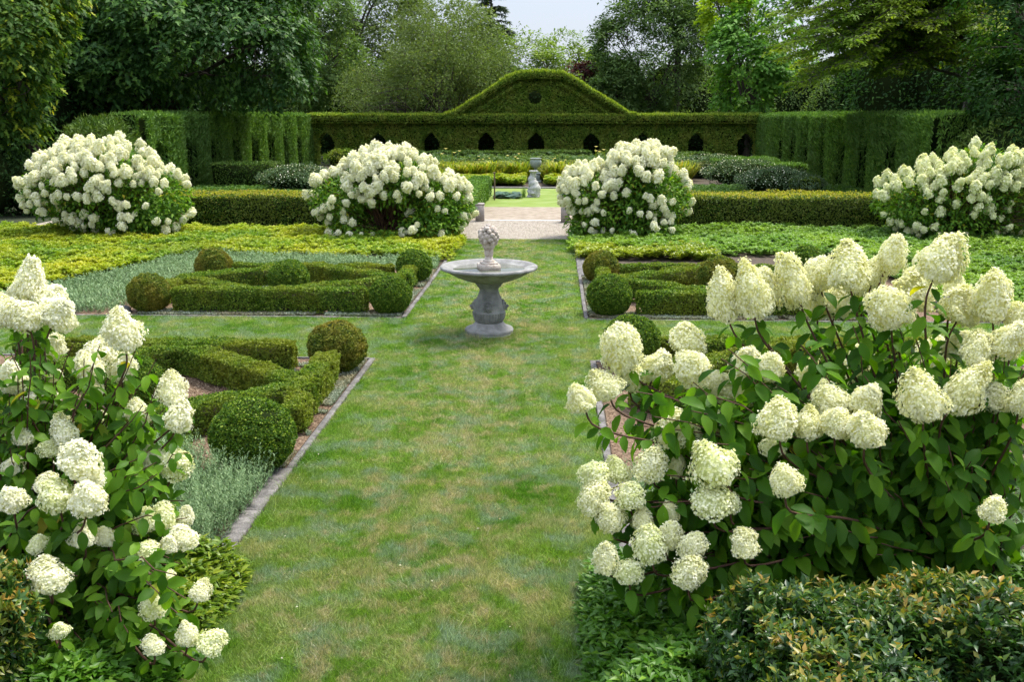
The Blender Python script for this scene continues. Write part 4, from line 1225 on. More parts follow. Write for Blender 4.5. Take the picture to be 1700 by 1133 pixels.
prof = [(0, .775), (.215, .775), (.26, .785), (.36, .815), (.47, .860), (.57, .915), (.630, .948), (.665, .958), (.688, .968), (.695, .985), (.690, 1.002), (.672, 1.012), (.650, 1.010), (.640, 1.003), (.632, 1.012), (.615, 1.006), (.58, .985), (.50, .958), (.42, .94), (.30, .925), (0, .92)]
mb = MB(); lathe(mb, prof, 96); mb.build('basin', M_basin, ef, True)
mb = MB(); lathe(mb, [(0, .962), (.508, .962), (.514, .960)], 64); mb.build('water', M_water, ef)
def mask_mb():
    """lion head: muzzle, brow, mane locks, ring in the mouth; looks along -Y"""
    m = MB()
    ball(m, (0, .012, 0), (.042, .034, .052), 16, 10, .06, 1)
    ball(m, (0, -.022, -.012), (.022, .022, .020), 12, 8)
    ball(m, (0, -.036, -.004), (.010, .009, .008), 8, 6)
    for sx in (-1, 1):
        ball(m, (sx * .016, -.014, .017), (.009, .009, .007), 8, 6)
        ball(m, (sx * .016, -.012, .028), (.014, .009, .006), 8, 6)
        ball(m, (sx * .012, -.028, -.016), (.011, .012, .009), 8, 6)
        ball(m, (sx * .036, .008, .035), (.011, .008, .011), 8, 6)
    for k in range(13):
        a = -2.2 + k * 4.4 / 12 + PI / 2
        ball(m, (.046 * math.cos(a), .010, .054 * math.sin(a)), (.014, .016, .016), 8, 6, .15, k)
    ball(m, (0, -.014, -.038), (.014, .013, .016), 10, 6)
    return m
me = mask_mb().mesh('lion_mask', M_stone, True)
for k, (a, zz) in enumerate(((0, .425), (PI / 2, .425), (PI, .425), (-PI / 2, .425))):
    o = bpy.data.objects.new('lion_mask', me); COL.objects.link(o); o.parent = ef
    o.rotation_euler = (R(-8), 0, a); o.scale = (1.3, 1.3, 1.3)
    o.location = (.222 * math.sin(a), -.222 * math.cos(a), zz + .01)
mb = MB()
bevbox(mb, -.145, .145, -.145, .145, .925, 1.035, .008); 
bevbox(mb, -.112, .112, -.112, .112, 1.035, 1.068, .012)
o = mb.build('finial_base', M_finial, ef); o.rotation_euler[2] = .25
mb = MB(); lathe(mb, [(0, 1.06), (.082, 1.068), (.084, 1.08), (.062, 1.095), (.058, 1.10), (.058, 1.135), (.052, 1.14), (.056, 1.15), (.064, 1.20), (.062, 1.235), (.078, 1.26), (.09, 1.29), (.085, 1.36), (0, 1.37)], 64, flute=(1.14, 1.24, 16, .08))
fin = mb.build('basket', M_finial, ef, True)
r = np.random.RandomState(17)
mb = MB()
fruits = []
for k in range(46):
    i = k + .5
    ph = math.acos(1 - 2 * i / 46 * .88); th = i * 2.399
    s = r.uniform(.027, .046)
    rad = .112
    c = (rad * math.sin(ph) * math.cos(th) * 1.05, rad * math.sin(ph) * math.sin(th) * 1.05, 1.425 + 1.2 * rad * math.cos(ph))
    ball(mb, c, (s * r.uniform(.85, 1.15), s, s * r.uniform(.8, 1.2)), 14, 9, .08 if k % 3 else .18, k, 4.0)
for k in range(5):
    a = k * 1.26; ball(mb, (.025 * math.cos(a), .025 * math.sin(a), 1.57 + .01 * (k % 2)), (.02, .02, .024), 10, 7, .15, k)
mb.build('carved_fruit', M_finial, fin, True)

# ---------------------------------------------------------------- pond statue and far urn
es = empty('pond_statue', (-0.84, 37.5, 0), 'pale stone dolphin column standing in the green pond', 'statue')
mb = MB(); bevbox(mb, -.24, .24, -.24, .24, -.02, .07, .02); lathe(mb, [(0, .06), (.20, .07), (.21, .12), (.17, .17), (0, .18)], 32); mb.build('base', M_statue, es, False)
mb = MB()
zc = np.linspace(.12, .95, 26)
t = (zc - .12) / .83
pts = np.stack([.05 * np.sin(t * 7), -.05 * np.sin(t * 5 + .5), zc], -1)
tube(mb, pts, .19 * (1 - t) ** .8 + .075 + .015 * np.sin(t * 30), 16)
ball(mb, (0, -.10, .20), (.17, .19, .13), 20, 12, .08, 3)
ball(mb, (0, -.26, .15), (.09, .09, .05), 14, 8); 
for sx in (-1, 1):
    ball(mb, (sx * .10, -.20, .27), (.035, .03, .035), 10, 8)
    ball(mb, (sx * .17, -.02, .28), (.05, .11, .07), 12, 8, .2, 2)
mb.build('dolphin', M_statue, es, True)
mb = MB(); lathe(mb, [(.07, .86), (.085, .90), (.13, .95), (.17, .985), (.165, 1.0), (.10, .985), (0, .97)], 32); 
for k in range(9):
    a = k * 2 * PI / 9; ball(mb, (.14 * math.cos(a), .14 * math.sin(a), .98), (.04, .04, .03), 8, 6)
mb.build('shell_top', M_statue, es, True)
mb = MB()
r = np.random.RandomState(3)
n = 40; P = np.stack([-.36 + r.uniform(-.06, .06, n), r.uniform(-.1, .1, n), 0 * r.rand(n)], -1)
o = MB(); leaves(o, T_BLADE, P + (-.84, 37.4, 0), np.stack([r.randn(n) * .15, r.randn(n) * .15, np.ones(n)], -1), r.randn(n, 3), .42, .02, r.rand(n))
tag(o.build('water_reed', M_coverR), 'small tuft of upright reeds beside the pond statue', 'water plant')
eu = empty('garden_urn', (-0.92, 45.6, 0), 'weathered green-grey urn on a pedestal among the daylilies', 'urn')
mb = MB(); bevbox(mb, -.26, .26, -.26, .26, -.02, .10, .015); bevbox(mb, -.20, .20, -.20, .20, .10, .40, .01); bevbox(mb, -.24, .24, -.24, .24, .40, .46, .015); mb.build('pedestal', M_urn, eu)
mb = MB(); lathe(mb, [(0, .46), (.17, .46), (.17, .50), (.10, .53), (.06, .58), (.055, .62), (.08, .66), (.16, .70), (.23, .78), (.265, .88), (.27, .96), (.25, 1.03), (.235, 1.06), (.25, 1.09), (.275, 1.11), (.27, 1.13), (.23, 1.12), (.20, 1.02), (0, .9)], 48, flute=(.69, .97, 20, .05)); mb.build('bowl', M_urn, eu, True)

# ================================================================ HYDRANGEAS
def head_mesh(name, nf, fl, mat, seed, cone=.75, petals=4, corek=.88):
    """panicle of unit width 1 and height ~1.05 along +Z, base at z=0: a lumpy blunt cone of four-petalled florets"""
    r = np.random.RandomState(seed)
    sk = r.uniform(-.26, .26, 2)                        # the cone leans a little
    def shape(D):
        u = np.clip((D[..., 2] + 1) / 2, 0, 1)
        # widest a third of the way up, narrowing to a blunt tip
        w_ = np.sqrt(np.clip(1 - D[..., 2] ** 2, 0, 1)) * (1 - cone * .62 * np.clip(u - .28, 0, 1)) * 1.08
        lump = 1 + .24 * wob(D, 1.5, seed) + .17 * wob(D, 3.8, seed + 5)
        xy = norm(D[..., :2] + 1e-6) * (w_ * .5 * lump)[..., None] + sk * (u[..., None] ** 2)
        zz = .06 + .98 * u + .07 * wob(D, 2.0, seed + 9)
        return np.concatenate([xy, zz[..., None]], -1)
    D = norm(r.randn(nf, 3)); D[:, 2] = np.where((D[:, 2] < -.8) & (r.rand(nf) < .7), -D[:, 2], D[:, 2])
    P = shape(D)
    ctr = np.array((0, 0, .40))
    P = ctr + (P - ctr) * (1 + r.uniform(-.08, .045, nf) + (r.rand(nf) < .22) * r.uniform(0, .09, nf))[:, None]
    N = norm((P - ctr) * (1, 1, .8) + (0, 0, .12))
    vb = np.clip(.62 + .30 * wob(P, 4.5, seed + 2) + .26 * r.randn(nf), 0, 1)
    A = norm(np.cross(N, r.randn(nf, 3))); Bv = np.cross(N, A)
    N2 = norm(N + .33 * r.randn(nf, 3) + (0, 0, .15))
    A = norm(np.cross(N2, A)); Bv = np.cross(N2, A)
    sz = fl * r.uniform(.65, 1.25, nf)
    Ps, Ys, Zs, Vs, Ls = [], [], [], [], []
    for k in range(petals):
        a = k * 2 * PI / petals
        o = A * np.cos(a) + Bv * np.sin(a)
        Ps.append(P); Ys.append(o + N2 * .22 + .1 * r.randn(nf, 3)); Zs.append(N2); Vs.append(np.clip(vb + .08 * r.randn(nf), 0, 1)); Ls.append(sz)
    Ls = np.concatenate(Ls)
    mb = MB()
    leaves(mb, T_RH, np.concatenate(Ps), np.concatenate(Ys), np.concatenate(Zs), Ls, Ls * .95, np.concatenate(Vs))
    # inner mass of buds, below the florets
    seg, rings = 16, 10
    thh = np.linspace(.05, PI * .98, rings + 1); p2 = np.arange(seg) / seg * 2 * PI
    Dg = np.stack([np.sin(thh)[:, None] * np.cos(p2), np.sin(thh)[:, None] * np.sin(p2), np.cos(thh)[:, None] * np.ones(seg)], -1)
    Pg = ctr + (shape(Dg) - ctr) * (corek - .06)
    ii, jj = np.meshgrid(np.arange(rings), np.arange(seg), indexing='ij')
    F = np.stack([ii * seg + jj, (ii + 1) * seg + jj, (ii + 1) * seg + (jj + 1) % seg, ii * seg + (jj + 1) % seg], -1).reshape(-1, 4)
    mb.add(Pg.reshape(-1, 3), F, .2)
    return mb.mesh(name, mat)
H_R = [head_mesh('flower_head', 2300, .035, M_pet_near, 200 + k, cone=(1.0, .8, .9, .6, .3, .95, .7)[k]) for k in range(7)]
H_L = [head_mesh('flower_head', 1900, .039, M_pet_left, 210 + k, cone=(.95, .8, .9, .55, .35)[k]) for k in range(5)]
H_F = [head_mesh('flower_head', 260, .095, M_pet_far, 220 + k, cone=(.9, .6, .3)[k]) for k in range(3)]
H_FL = [head_mesh('flower_head', 260, .095, M_pet_lime, 230 + k, cone=(.9, .6, .3)[k]) for k in range(3)]

H_low = [head_mesh('flower_head', 1300, .042, M_pet_lime, 240 + k, cone=(.4, .2, .5)[k]) for k in range(3)]

def orient(o, d, spin, sc):
    """+Z of the head along d"""
    from mathutils import Vector
    q = Vector(d).to_track_quat('Z', 'Y')
    o.rotation_mode = 'QUATERNION'
    from mathutils import Quaternion
    o.rotation_quaternion = q @ Quaternion((0, 0, 1), spin)
    o.scale = sc

def stem_leaves(r, pts, start, step, L, acc, droop=.35, jit=.25):
    """opposite pairs of leaves up a stem"""
    pts = np.asarray(pts)
    seg = np.linalg.norm(np.diff(pts, axis=0), axis=1); cum = np.concatenate([[0], np.cumsum(seg)])
    tot = cum[-1]; s = start; k = 0
    a0 = r.rand() * 6.28
    while s < tot - .03:
        p = np.array([np.interp(s, cum, pts[:, i]) for i in range(3)])
        d = norm(np.array([np.interp(min(s + .03, tot), cum, pts[:, i]) for i in range(3)]) - p)
        ref = norm(np.cross(d, (0.3, .2, .9))); ref2 = np.cross(d, ref)
        a = a0 + (k % 2) * PI / 2 + r.uniform(-.3, .3)
        for q in (0, PI):
            o = ref * math.cos(a + q) + ref2 * math.sin(a + q)
            y = o + d * .25 + np.array((0, 0, -droop)) + jit * r.randn(3)
            l = L * r.uniform(.7, 1.15) * (.75 + .25 * min(1, (tot - s) / .25))
            acc.append((p + o * .012, y, norm(d * .5 + o * .6 + np.array((0, -.25, .45)) + .3 * r.randn(3)), l, l * r.uniform(.46, .58), r.rand()))
        s += step * r.uniform(.8, 1.2); k += 1
def flush_leaves(acc, name, mat, parent, T=T_BIG):
    mb = MB()
    P, Y, Z, L, Wd, V = (np.array([a[i] for a in acc]) for i in range(6))
    leaves(mb, T, P, Y, Z, L, Wd, V)
    return mb.build(name, mat, parent, True)

def near_hydrangea(name, base, heads, metas, meshes, mat_leaf, label, seed, L, extra, filler):
    r = np.random.RandomState(seed)
    e = empty(name, base, label, 'shrub')
    base = np.array(base, float)
    ms, acc = MB(), []
    for hi, (px_, py_, wpx, hpx, Yd, tilt) in enumerate(heads):
        c = atY(px_, py_, Yd) - base
        m = pxm(px_, py_, Yd)
        W, Hh = wpx * m * .95, hpx * m * 1.07
        # axis of the panicle: outward from the shrub, as tilted in the picture plane
        out_ = np.array([c[0], c[1] * .4, 0]) / 1.2
        ax = norm(np.array([math.sin(R(tilt)), -.10 + .12 * r.randn(), math.cos(R(tilt))]) + .05 * out_)
        foot = c - ax * Hh * .52
        a = np.array([r.uniform(-.25, .25), r.uniform(-.2, .2), 0])
        tgt = foot + ax * Hh * .3
        # stem climbs from the crown of the shrub and arches to the head
        mid = a * .4 + (foot - a) * .5 + np.array([0, 0, .16 * np.linalg.norm(foot[:2])])
        low = a + (mid - a) * .35 + np.array([0, 0, .1])
        k = np.array([a, low, mid, foot - ax * .12, foot, tgt])
        t = np.linspace(0, 5, 18); pts = np.stack([np.interp(t, np.arange(6), k[:, i]) for i in range(3)], -1)
        for _ in range(3): pts[1:-1] = (pts[:-2] + pts[1:-1] * 2 + pts[2:]) / 4
        tube(ms, pts, np.linspace(.011, .0045, 18), 5)
        Ls = np.linalg.norm(foot - a)
        stem_leaves(r, pts[:-2], max(.25, Ls * .32), .075, L, acc, droop=.8)
        young = py_ > 740 and (hi * 7 + 3) % 10 < 4
        o = bpy.data.objects.new('flower_head', H_low[hi % 3] if young else meshes[hi % len(meshes)])
        if young: o['label'] = 'younger lime-tinted flower head'
        COL.objects.link(o); o.parent = e
        o.location = foot
        orient(o, ax, r.rand() * 6.28, (W, W * r.uniform(.85, 1.0), Hh))
    # leafy shoots without heads
    for (px_, py_, Yd) in extra(r):
        c = atY(px_, py_, Yd) - base
        if c[2] < .1: continue
        a = np.array([r.uniform(-.3, .3), r.uniform(-.25, .25), 0])
        pts = curve3(a, c, (0, 0, .12 * np.linalg.norm(c[:2])), 12) + .015 * r.randn(12, 3)
        tube(ms, pts, np.linspace(.010, .003, 12), 5)
        stem_leaves(r, pts, .25, .085, L, acc, droop=.8)
    ms.build('stems', M_stem, e, True)
    fo = flush_leaves(acc, 'foliage', mat_leaf, e)
    return e, len(acc)

RH = [(1197,495,60,85,5.9,-18),(1247,488,66,88,5.8,-10),(1268,486,60,78,6.0,8),(1316,470,58,92,5.9,-22),(1358,455,56,56,6.1,-15),(1360,500,58,60,6.2,0),
(1390,505,50,55,6.2,10),(1404,445,74,76,5.8,-14),(1437,468,55,55,6.2,5),(1482,425,52,66,5.9,18),(1455,452,48,56,6.0,14),(1480,514,74,74,5.6,-12),(1523,485,80,60,6.0,30),
(1563,434,80,82,5.5,16),(1584,478,36,34,5.9,0),(1600,514,76,58,5.8,25),(1645,498,70,84,5.6,-14),(1692,540,52,64,5.6,0),(1622,582,60,58,5.4,0),(1672,566,62,64,5.4,25),(1592,576,54,44,5.9,0),
(1533,662,76,86,5.0,-6),(1603,648,72,86,5.2,24),(1655,662,54,50,5.4,0),(1695,662,48,60,5.2,0),
(1028,580,70,80,5.6,-22),(1090,608,62,52,5.8,20),(1045,625,50,52,5.7,0),(1005,641,58,52,5.4,-16),(966,664,58,46,5.2,-14),(1143,566,62,54,5.9,10),
(1150,611,66,66,5.5,0),(1183,640,42,46,5.7,0),(1236,606,54,52,5.55,-8),(1279,610,50,44,5.5,24),(1222,652,66,58,5.7,-10),(1283,662,36,38,5.8,0),(1290,701,72,66,5.0,-8),(1370,652,50,46,5.4,0),(1384,668,60,58,5.25,-8),(1440,666,62,56,5.2,22),
(1388,704,56,48,5.0,0),(1441,713,68,60,4.9,4),(1340,706,54,50,5.1,0),(1122,717,72,60,5.2,-16),(1166,734,54,46,5.2,10),(1196,713,56,56,5.3,20),(1190,772,76,72,4.9,-24),(1305,800,54,50,4.6,0),
(1077,772,62,48,5.1,-10),(1027,782,44,42,5.2,0),(987,790,52,46,5.1,-10),(1122,777,30,38,5.2,0),(984,828,56,46,5.0,-12),(1046,824,50,42,5.0,0),(1014,860,50,46,4.95,-5),
(1067,866,42,38,4.95,0),(1077,907,56,64,4.8,-8),(1110,890,48,52,4.85,8),(1146,906,50,50,4.75,5),(1180,835,66,50,4.85,-6),(1213,836,32,34,4.9,0),(1112,852,32,34,4.95,0),(1004,930,50,46,4.8,-10),
(1044,952,44,38,4.75,0),(1142,952,60,56,4.65,0),(1237,905,52,42,4.7,0),(1284,745,40,30,5.1,0),(1648,848,48,38,4.7,0),(1430,610,60,60,6.5,0),(1462,655,50,50,6.5,0),(1340,620,46,46,6.5,0),(1545,590,56,54,6.5,0),(1500,770,50,50,6.4,0),(1600,780,46,46,6.4,0),(1440,860,46,40,6.3,0),(1540,880,46,40,6.2,0)]
def extraR(r):
    o = []
    for i in range(95):
        o.append((r.uniform(1190, 1740), r.uniform(545, 760), r.uniform(5.2, 6.5)))
    for i in range(50):
        o.append((r.uniform(1030, 1250), r.uniform(640, 880), r.uniform(4.9, 5.8)))
    for i in range(70):
        o.append((r.uniform(1150, 1720), r.uniform(740, 930), r.uniform(4.9, 5.6)))
    return o
eR, nR = near_hydrangea('hydrangea', (2.45, 5.75, 0), RH, None, H_R, M_hyd, 'big hydrangea with large cream cone heads filling the right foreground', 301, .15, extraR, None)

LH = [(48,467,62,72,6.0,8),(84,493,62,44,6.0,35),(96,520,66,56,5.8,30),(12,515,56,60,5.8,-8),(44,525,62,52,5.7,-6),(25,490,36,36,6.1,0),
(204,551,68,66,5.5,0),(165,584,60,44,5.9,15),(150,612,46,52,5.7,0),(152,646,38,36,5.8,0),(202,612,46,46,5.9,10),(88,577,38,42,6.2,10),(18,630,48,58,5.4,0),(88,622,30,26,5.8,0),
(284,650,48,48,5.6,-18),(299,693,54,46,5.5,24),(231,686,48,40,5.6,0),(168,702,30,30,5.7,0),(62,664,64,34,5.7,0),(108,718,50,46,5.3,0),(40,725,34,30,5.3,0),(86,745,42,28,5.3,0),
(135,765,76,64,4.9,16),(258,760,44,34,5.5,-10),(291,774,52,48,5.4,20),(20,830,48,44,4.8,0),(76,803,42,32,5.0,0),(93,826,58,54,4.75,-6),(148,828,62,60,4.7,14),(152,800,42,30,4.9,0),
(240,865,42,40,5.1,-6),(272,858,44,42,5.15,8),(305,862,34,38,5.3,10),(307,893,50,36,5.1,14),(243,918,46,34,4.9,0),(278,905,34,30,5.0,0),(250,955,32,24,4.8,0),(278,962,30,28,4.8,8),
(82,958,64,54,4.45,0),(333,984,36,32,4.8,14),(253,1010,38,42,4.55,0),(350,1067,48,40,4.5,16),(312,1055,36,40,4.55,6),(256,1073,36,32,4.4,0),(97,1048,30,28,4.3,0),(140,890,50,34,4.8,0),(178,893,40,32,4.9,0),
(60,905,34,30,4.7,0),(20,775,36,30,5.2,0)]
def extraL(r):
    o = []
    for i in range(75): o.append((r.uniform(-60, 285), r.uniform(570, 760), r.uniform(5.2, 6.2)))
    for i in range(90): o.append((r.uniform(-60, 325), r.uniform(740, 980), r.uniform(4.8, 5.7)))
    for i in range(40): o.append((r.uniform(20, 330), r.uniform(940, 1120), r.uniform(4.4, 5.0)))
    return o
eL, nL = near_hydrangea('hydrangea', (-3.35, 5.55, 0), LH, None, H_L, leafmat('bright_hydrangea_leaves', [(0, (0.035, 0.10, 0.008)), (0.45, (0.075, 0.18, 0.012)), (0.985, (0.17, 0.32, 0.022)), (1, (0.45, 0.34, 0.05))], trans=.45, rough=.5, spec=.16, tcol=(1.4, 1.5, .4)),
    'big hydrangea with ivory heads filling the left foreground', 302, .125, extraL, None)

def far_hydrangea(base, lobes, nheads, meshes, label, seed, pxlist=None, hs=.26, leafn=13000, hollow=None):
    """multi-stemmed bush: lobes = ellipsoids (cx,cy,cz,rx,ry,rz) relative to the base; heads sit on the outer skin"""
    r = np.random.RandomState(seed)
    e = empty('hydrangea', base, label, 'shrub')
    lob = np.array(lobes, float)
    lob[:, 2] *= .87; lob[:, 5] *= .86; lob[:, 3] *= .96
    def inside(P, k=1.0):
        q = np.zeros(len(P), bool)
        for l in lob: q |= (((P - l[:3]) / (l[3:] * k)) ** 2).sum(1) < 1
        return q
    # heads: dart throwing on the union skin
    wgt = lob[:, 3] * lob[:, 5]; wgt = wgt / wgt.sum()
    got, tries = [], 0
    while len(got) < nheads and tries < 30000:
        tries += 1
        l = lob[r.choice(len(lob), p=wgt)]
        d = norm(r.randn(3)); d[1] = -abs(d[1]) if r.rand() < .8 else d[1]
        p = l[:3] + d * l[3:] * r.uniform(.92, 1.05)
        if p[2] < .12 or inside(p[None], .86)[0]: continue
        if hollow is not None and hollow(p): continue
        hz = p[2] / (lob[:, 2] + lob[:, 5]).max()
        if r.rand() > .25 + .85 * hz: continue
        s = hs * r.uniform(.60, 1.15) * (.74 + .42 * hz)
        if wob(p[None] + seed, 1.9, seed)[0] < (-.28 if hz < .75 else -.6): continue
        dm = s * (.62 if hz > .55 else .95)
        if any(np.linalg.norm(p - g[0]) < dm for g in got): continue
        got.append((p, d, s, hz))
    got.sort(key=lambda g: g[0][1] - .3 * g[2])
    extra = MB(); 
    ms = MB()
    acc = []
    for i, (p, d, s, hz) in enumerate(got):
        ax = norm(d * (.55 - .25 * hz) + (0, 0, .75) + .2 * r.randn(3))
        if i < 98:
            o = bpy.data.objects.new('flower_head', meshes[i % len(meshes)])
            COL.objects.link(o); o.parent = e; o.location = p - ax * s * .4
            orient(o, ax, r.rand() * 6.28, (s * .92, s * .92, s * (1.0 + .35 * hz)))
        else:
            me = meshes[i % len(meshes)]
            from mathutils import Vector
            q = Vector(ax).to_track_quat('Z', 'Y').to_matrix()
            V = np.empty(len(me.vertices) * 3, np.float32); me.vertices.foreach_get('co', V); V = V.reshape(-1, 3) * (s * .92, s * .92, s * (1.0 + .35 * hz))
            A = np.empty(len(me.vertices), np.float32); me.attributes['v'].data.foreach_get('value', A)
            F = np.empty(len(me.loops), np.int32); me.loops.foreach_get('vertex_index', F)
            extra.add(V @ np.array(q).T + (p - ax * s * .4), F.reshape(-1, 4), A)
        a = np.array([r.uniform(-.35, .35), r.uniform(-.3, .3), 0])
        pts = curve3(a, p - ax * s * .3, (0, 0, .10 * np.linalg.norm(p[:2])), 8)
        tube(ms, pts, np.linspace(.018, .005, 8), 4)
    if extra.v:
        o = extra.build('flower_heads', meshes[0].materials[0], e); o['kind'] = 'stuff'
    ms.build('stems', M_stem, e)
    # leaves through the outer third of the volume
    n = leafn * 3
    l = lob[r.choice(len(lob), n, p=wgt)]
    D = norm(r.randn(n, 3)); P = l[:, :3] + D * l[:, 3:] * (r.uniform(.55, 1.0, n))[:, None]
    k = (P[:, 2] > .06)
    if hollow is not None: k &= ~np.array([hollow(p) and r.rand() < .8 for p in P])
    P, D = P[k][:leafn], D[k][:leafn]; n = len(P)
    mb = MB()
    y = D * .7 + r.randn(n, 3) * .5 + (0, 0, -.25)
    leaves(mb, T_FOLD, P, y, D * .5 + (0, 0, .8) + .3 * r.randn(n, 3), .13 * r.uniform(.7, 1.2, n), .065, r.rand(n))
    mb.build('foliage', M_hydfar, e)
    return e
M_hydfar = leafmat('bush_leaves', [(0, (0.045, 0.12, 0.012)), (0.5, (0.095, 0.21, 0.02)), (0.97, (0.20, 0.34, 0.03)), (1, (0.40, 0.32, 0.03))], trans=.38, tcol=(1.4, 1.5, .35))
far_hydrangea((-11.5, 24.5, 0), [(0, 0, 1.45, 1.75, 1.5, 1.35), (-1.1, 0, 1.35, 1.1, 1.2, 1.0), (1.2, -.1, 1.1, 1.05, 1.2, 1.0), (.9, -.3, .55, 1.1, 1.0, .55), (-.4, 0, 2.0, 1.0, 1.0, .72), (.3, .1, .8, 1.8, 1.3, .8)], 205, H_F,
              'dome-shaped hydrangea covered in white heads, leftmost of the four before the low hedge', 311)
far_hydrangea((-4.15, 24.6, 0), [(0, 0, 1.55, 1.35, 1.3, .95), (-1.2, 0, 1.15, .95, 1.1, .8), (1.15, 0, 1.0, 1.0, 1.1, .85), (-.3, .1, 1.9, .8, .9, .62), (1.0, -.4, .5, .95, .9, .5), (-.9, -.4, .35, .7, .8, .4), (.1, -.5, .3, .7, .7, .35)], 172, H_F,
              'white hydrangea left of the gravel with bare brown stems showing in its middle', 312, hollow=lambda p: abs(p[0] + .15) < .48 and .3 < p[2] < .9 and p[1] < .2)
far_hydrangea((1.72, 24.8, 0), [(.3, 0, 1.55, .9, 1.0, 1.0), (-.9, 0, 1.35, .75, .9, .75), (0, 0, .8, 1.25, 1.1, .85), (.95, 0, 1.2, .8, .9, .8), (.5, .1, 2.05, .72, .8, .55), (-.9, -.2, .45, .6, .7, .45), (.6, -.4, .35, .9, .8, .35)], 165, H_F,
              'white hydrangea right of the gravel with its heads massed along a rising top', 313)
far_hydrangea((9.95, 24.9, 0), [(.2, 0, 1.3, 1.5, 1.3, 1.1), (-1.0, 0, 1.1, .95, 1.1, .8), (.7, 0, 1.95, 1.0, 1.0, .8), (1.9, .1, 1.35, 1.1, 1.1, 1.0), (0, -.3, .6, 1.5, 1.0, .6), (2.2, 0, .7, 1.2, 1.0, .7)], 185, H_FL,
              'lime-white hydrangea at the right edge before the low hedge', 314)

# ================================================================ TREES
def crown_sprays(r, lobes, n, per, leaf, spray, droop, spread=.5, shell=.35, bottom=.75, gapscale=.8, gap=-.12):
    lob = np.array(lobes, float)
    wgt = (lob[:, 3] * lob[:, 4] + lob[:, 4] * lob[:, 5] + lob[:, 3] * lob[:, 5]); wgt /= wgt.sum()
    li = r.choice(len(lob), n, p=wgt); l = lob[li]
    D = norm(r.randn(n, 3))
    flip = (D[:, 2] < -.2) & (r.rand(n) > bottom); D[flip, 2] *= -1
    k = 1 - shell * r.rand(n) ** 1.3
    rr = (k * (1 + .14 * wob(l[:, :3] + D * 2.0, 1.6, 5)))
    S = l[:, :3] + D * l[:, 3:] * rr[:, None]
    # drop what lies deep in other lobes
    deep = np.zeros(n, bool)
    for j in range(len(lob)):
        q = (((S - lob[j, :3]) / lob[j, 3:]) ** 2).sum(1) < .42
        deep |= q & (li != j)
    deep |= wob(S, gapscale, 77) < gap
    S, D = S[~deep], D[~deep]; n = len(S)
    dirn = norm(D * (1, 1, .5) + r.randn(n, 3) * .35 + (0, 0, -droop))
    P = np.repeat(S, per, 0); Dn = np.repeat(dirn, per, 0); m = len(P)
    side = norm(np.cross(Dn, (0, 0, 1.) + 0 * Dn))
    t = r.rand(m)
    P = P + Dn * ((t - .5) * spray)[:, None] + side * (r.uniform(-.5, .5, m) * spray * .8 * (1.1 - t))[:, None] + r.randn(m, 3) * spray * .08 + np.stack([0 * t, 0 * t, -(t ** 2) * spray * .25], -1)
    Y = Dn * .7 + side * (r.choice([-1, 1], m) * .7)[:, None] + r.randn(m, 3) * spread * .6 + (0, 0, -droop * .5)
    Z = np.tile((0, 0, 1.), (m, 1)) + .35 * np.repeat(D, per, 0) + r.randn(m, 3) * .35
    vb = np.repeat(np.clip(.48 + .32 * r.randn(n), 0, 1), per)
    return P, Y, Z, leaf * r.uniform(.7, 1.25, m), np.clip(vb * .7 + .3 * r.rand(m), 0, 1), S
def limbs(mb, r, root, h0, lobes, rad, tips=6, sub=None):
    """trunk, a limb to every lobe and twigs inside"""
    top = np.array([0, 0, h0])
    tube(mb, curve3((0, 0, -.2), top, (.1, .05, 0), 8), np.linspace(rad * 1.25, rad * .75, 8), 9)
    for l in lobes:
        c = np.array(l[:3], float)
        s = top * r.uniform(.55, 1.0)
        e = c + (0, 0, -.1 * l[5])
        pts = curve3(s, e, (0, 0, .10 * np.linalg.norm(c - s)), 9) + .03 * r.randn(9, 3)
        tube(mb, pts, np.linspace(rad * .5, rad * .16, 9), 6)
        for k in range(tips):
            d = norm(r.randn(3) + (0, 0, .25)); q = e + d * np.array(l[3:]) * r.uniform(.6, .95)
            st = pts[r.randint(4, 9)]
            tube(mb, curve3(st, q, r.randn(3) * .2, 6), np.linspace(rad * .13, rad * .03, 6), 4)
def tree(name, base, lobes, n, per, leaf, wdk, spray, mat, label, seed, h0=3.0, rad=.25, T=T_RH, droop=.25, cat='tree', bark=None, shell=.35, tips=6, spread=.5, group=None, bottom=.75, gap=-.12):
    r = np.random.RandomState(seed)
    e = empty(name, base, label, cat, group)
    P, Y, Z, L, V, S = crown_sprays(r, lobes, n, per, leaf, spray, droop, spread, shell, bottom, gap=gap)
    mb = MB(); leaves(mb, T, P, Y, Z, L, L * wdk, V)
    mb.build('crown', mat, e)
    mt = MB(); limbs(mt, r, None, h0, lobes, rad, tips)
    mt.build('trunk', bark or M_bark, e)
    return e
def W(px_, py_, Y):           # helper: world point, for placing crowns measured in the picture
    return atY(px_, py_, Y)
def lobes_from(pxl, base):
    """(px, py, Y, r_px_x, r_px_y, ry) -> lobes relative to base"""
    o = []
    for (a, b, Y, ra, rb, ry) in pxl:
        p = W(a, b, Y) - np.array(base); m = pxm(a, b, Y)
        o.append((*p, ra * m, ry, rb * m))
    return o
M_oak = leafmat('oak_leaves', [(0, (0.025, 0.07, 0.018)), (0.55, (0.055, 0.135, 0.028)), (1, (0.15, 0.28, 0.045))], trans=.35, rough=.5, spec=.2)
M_oakY = leafmat('lit_sprig_oak_leaves', [(0, (0.035, 0.085, 0.018)), (0.5, (0.07, 0.15, 0.025)), (0.72, (0.17, 0.27, 0.035)), (0.9, (0.40, 0.48, 0.04)), (1, (0.58, 0.52, 0.05))], trans=.38, spec=.15)  # lime end of the ramp paints sprigs that catch the light
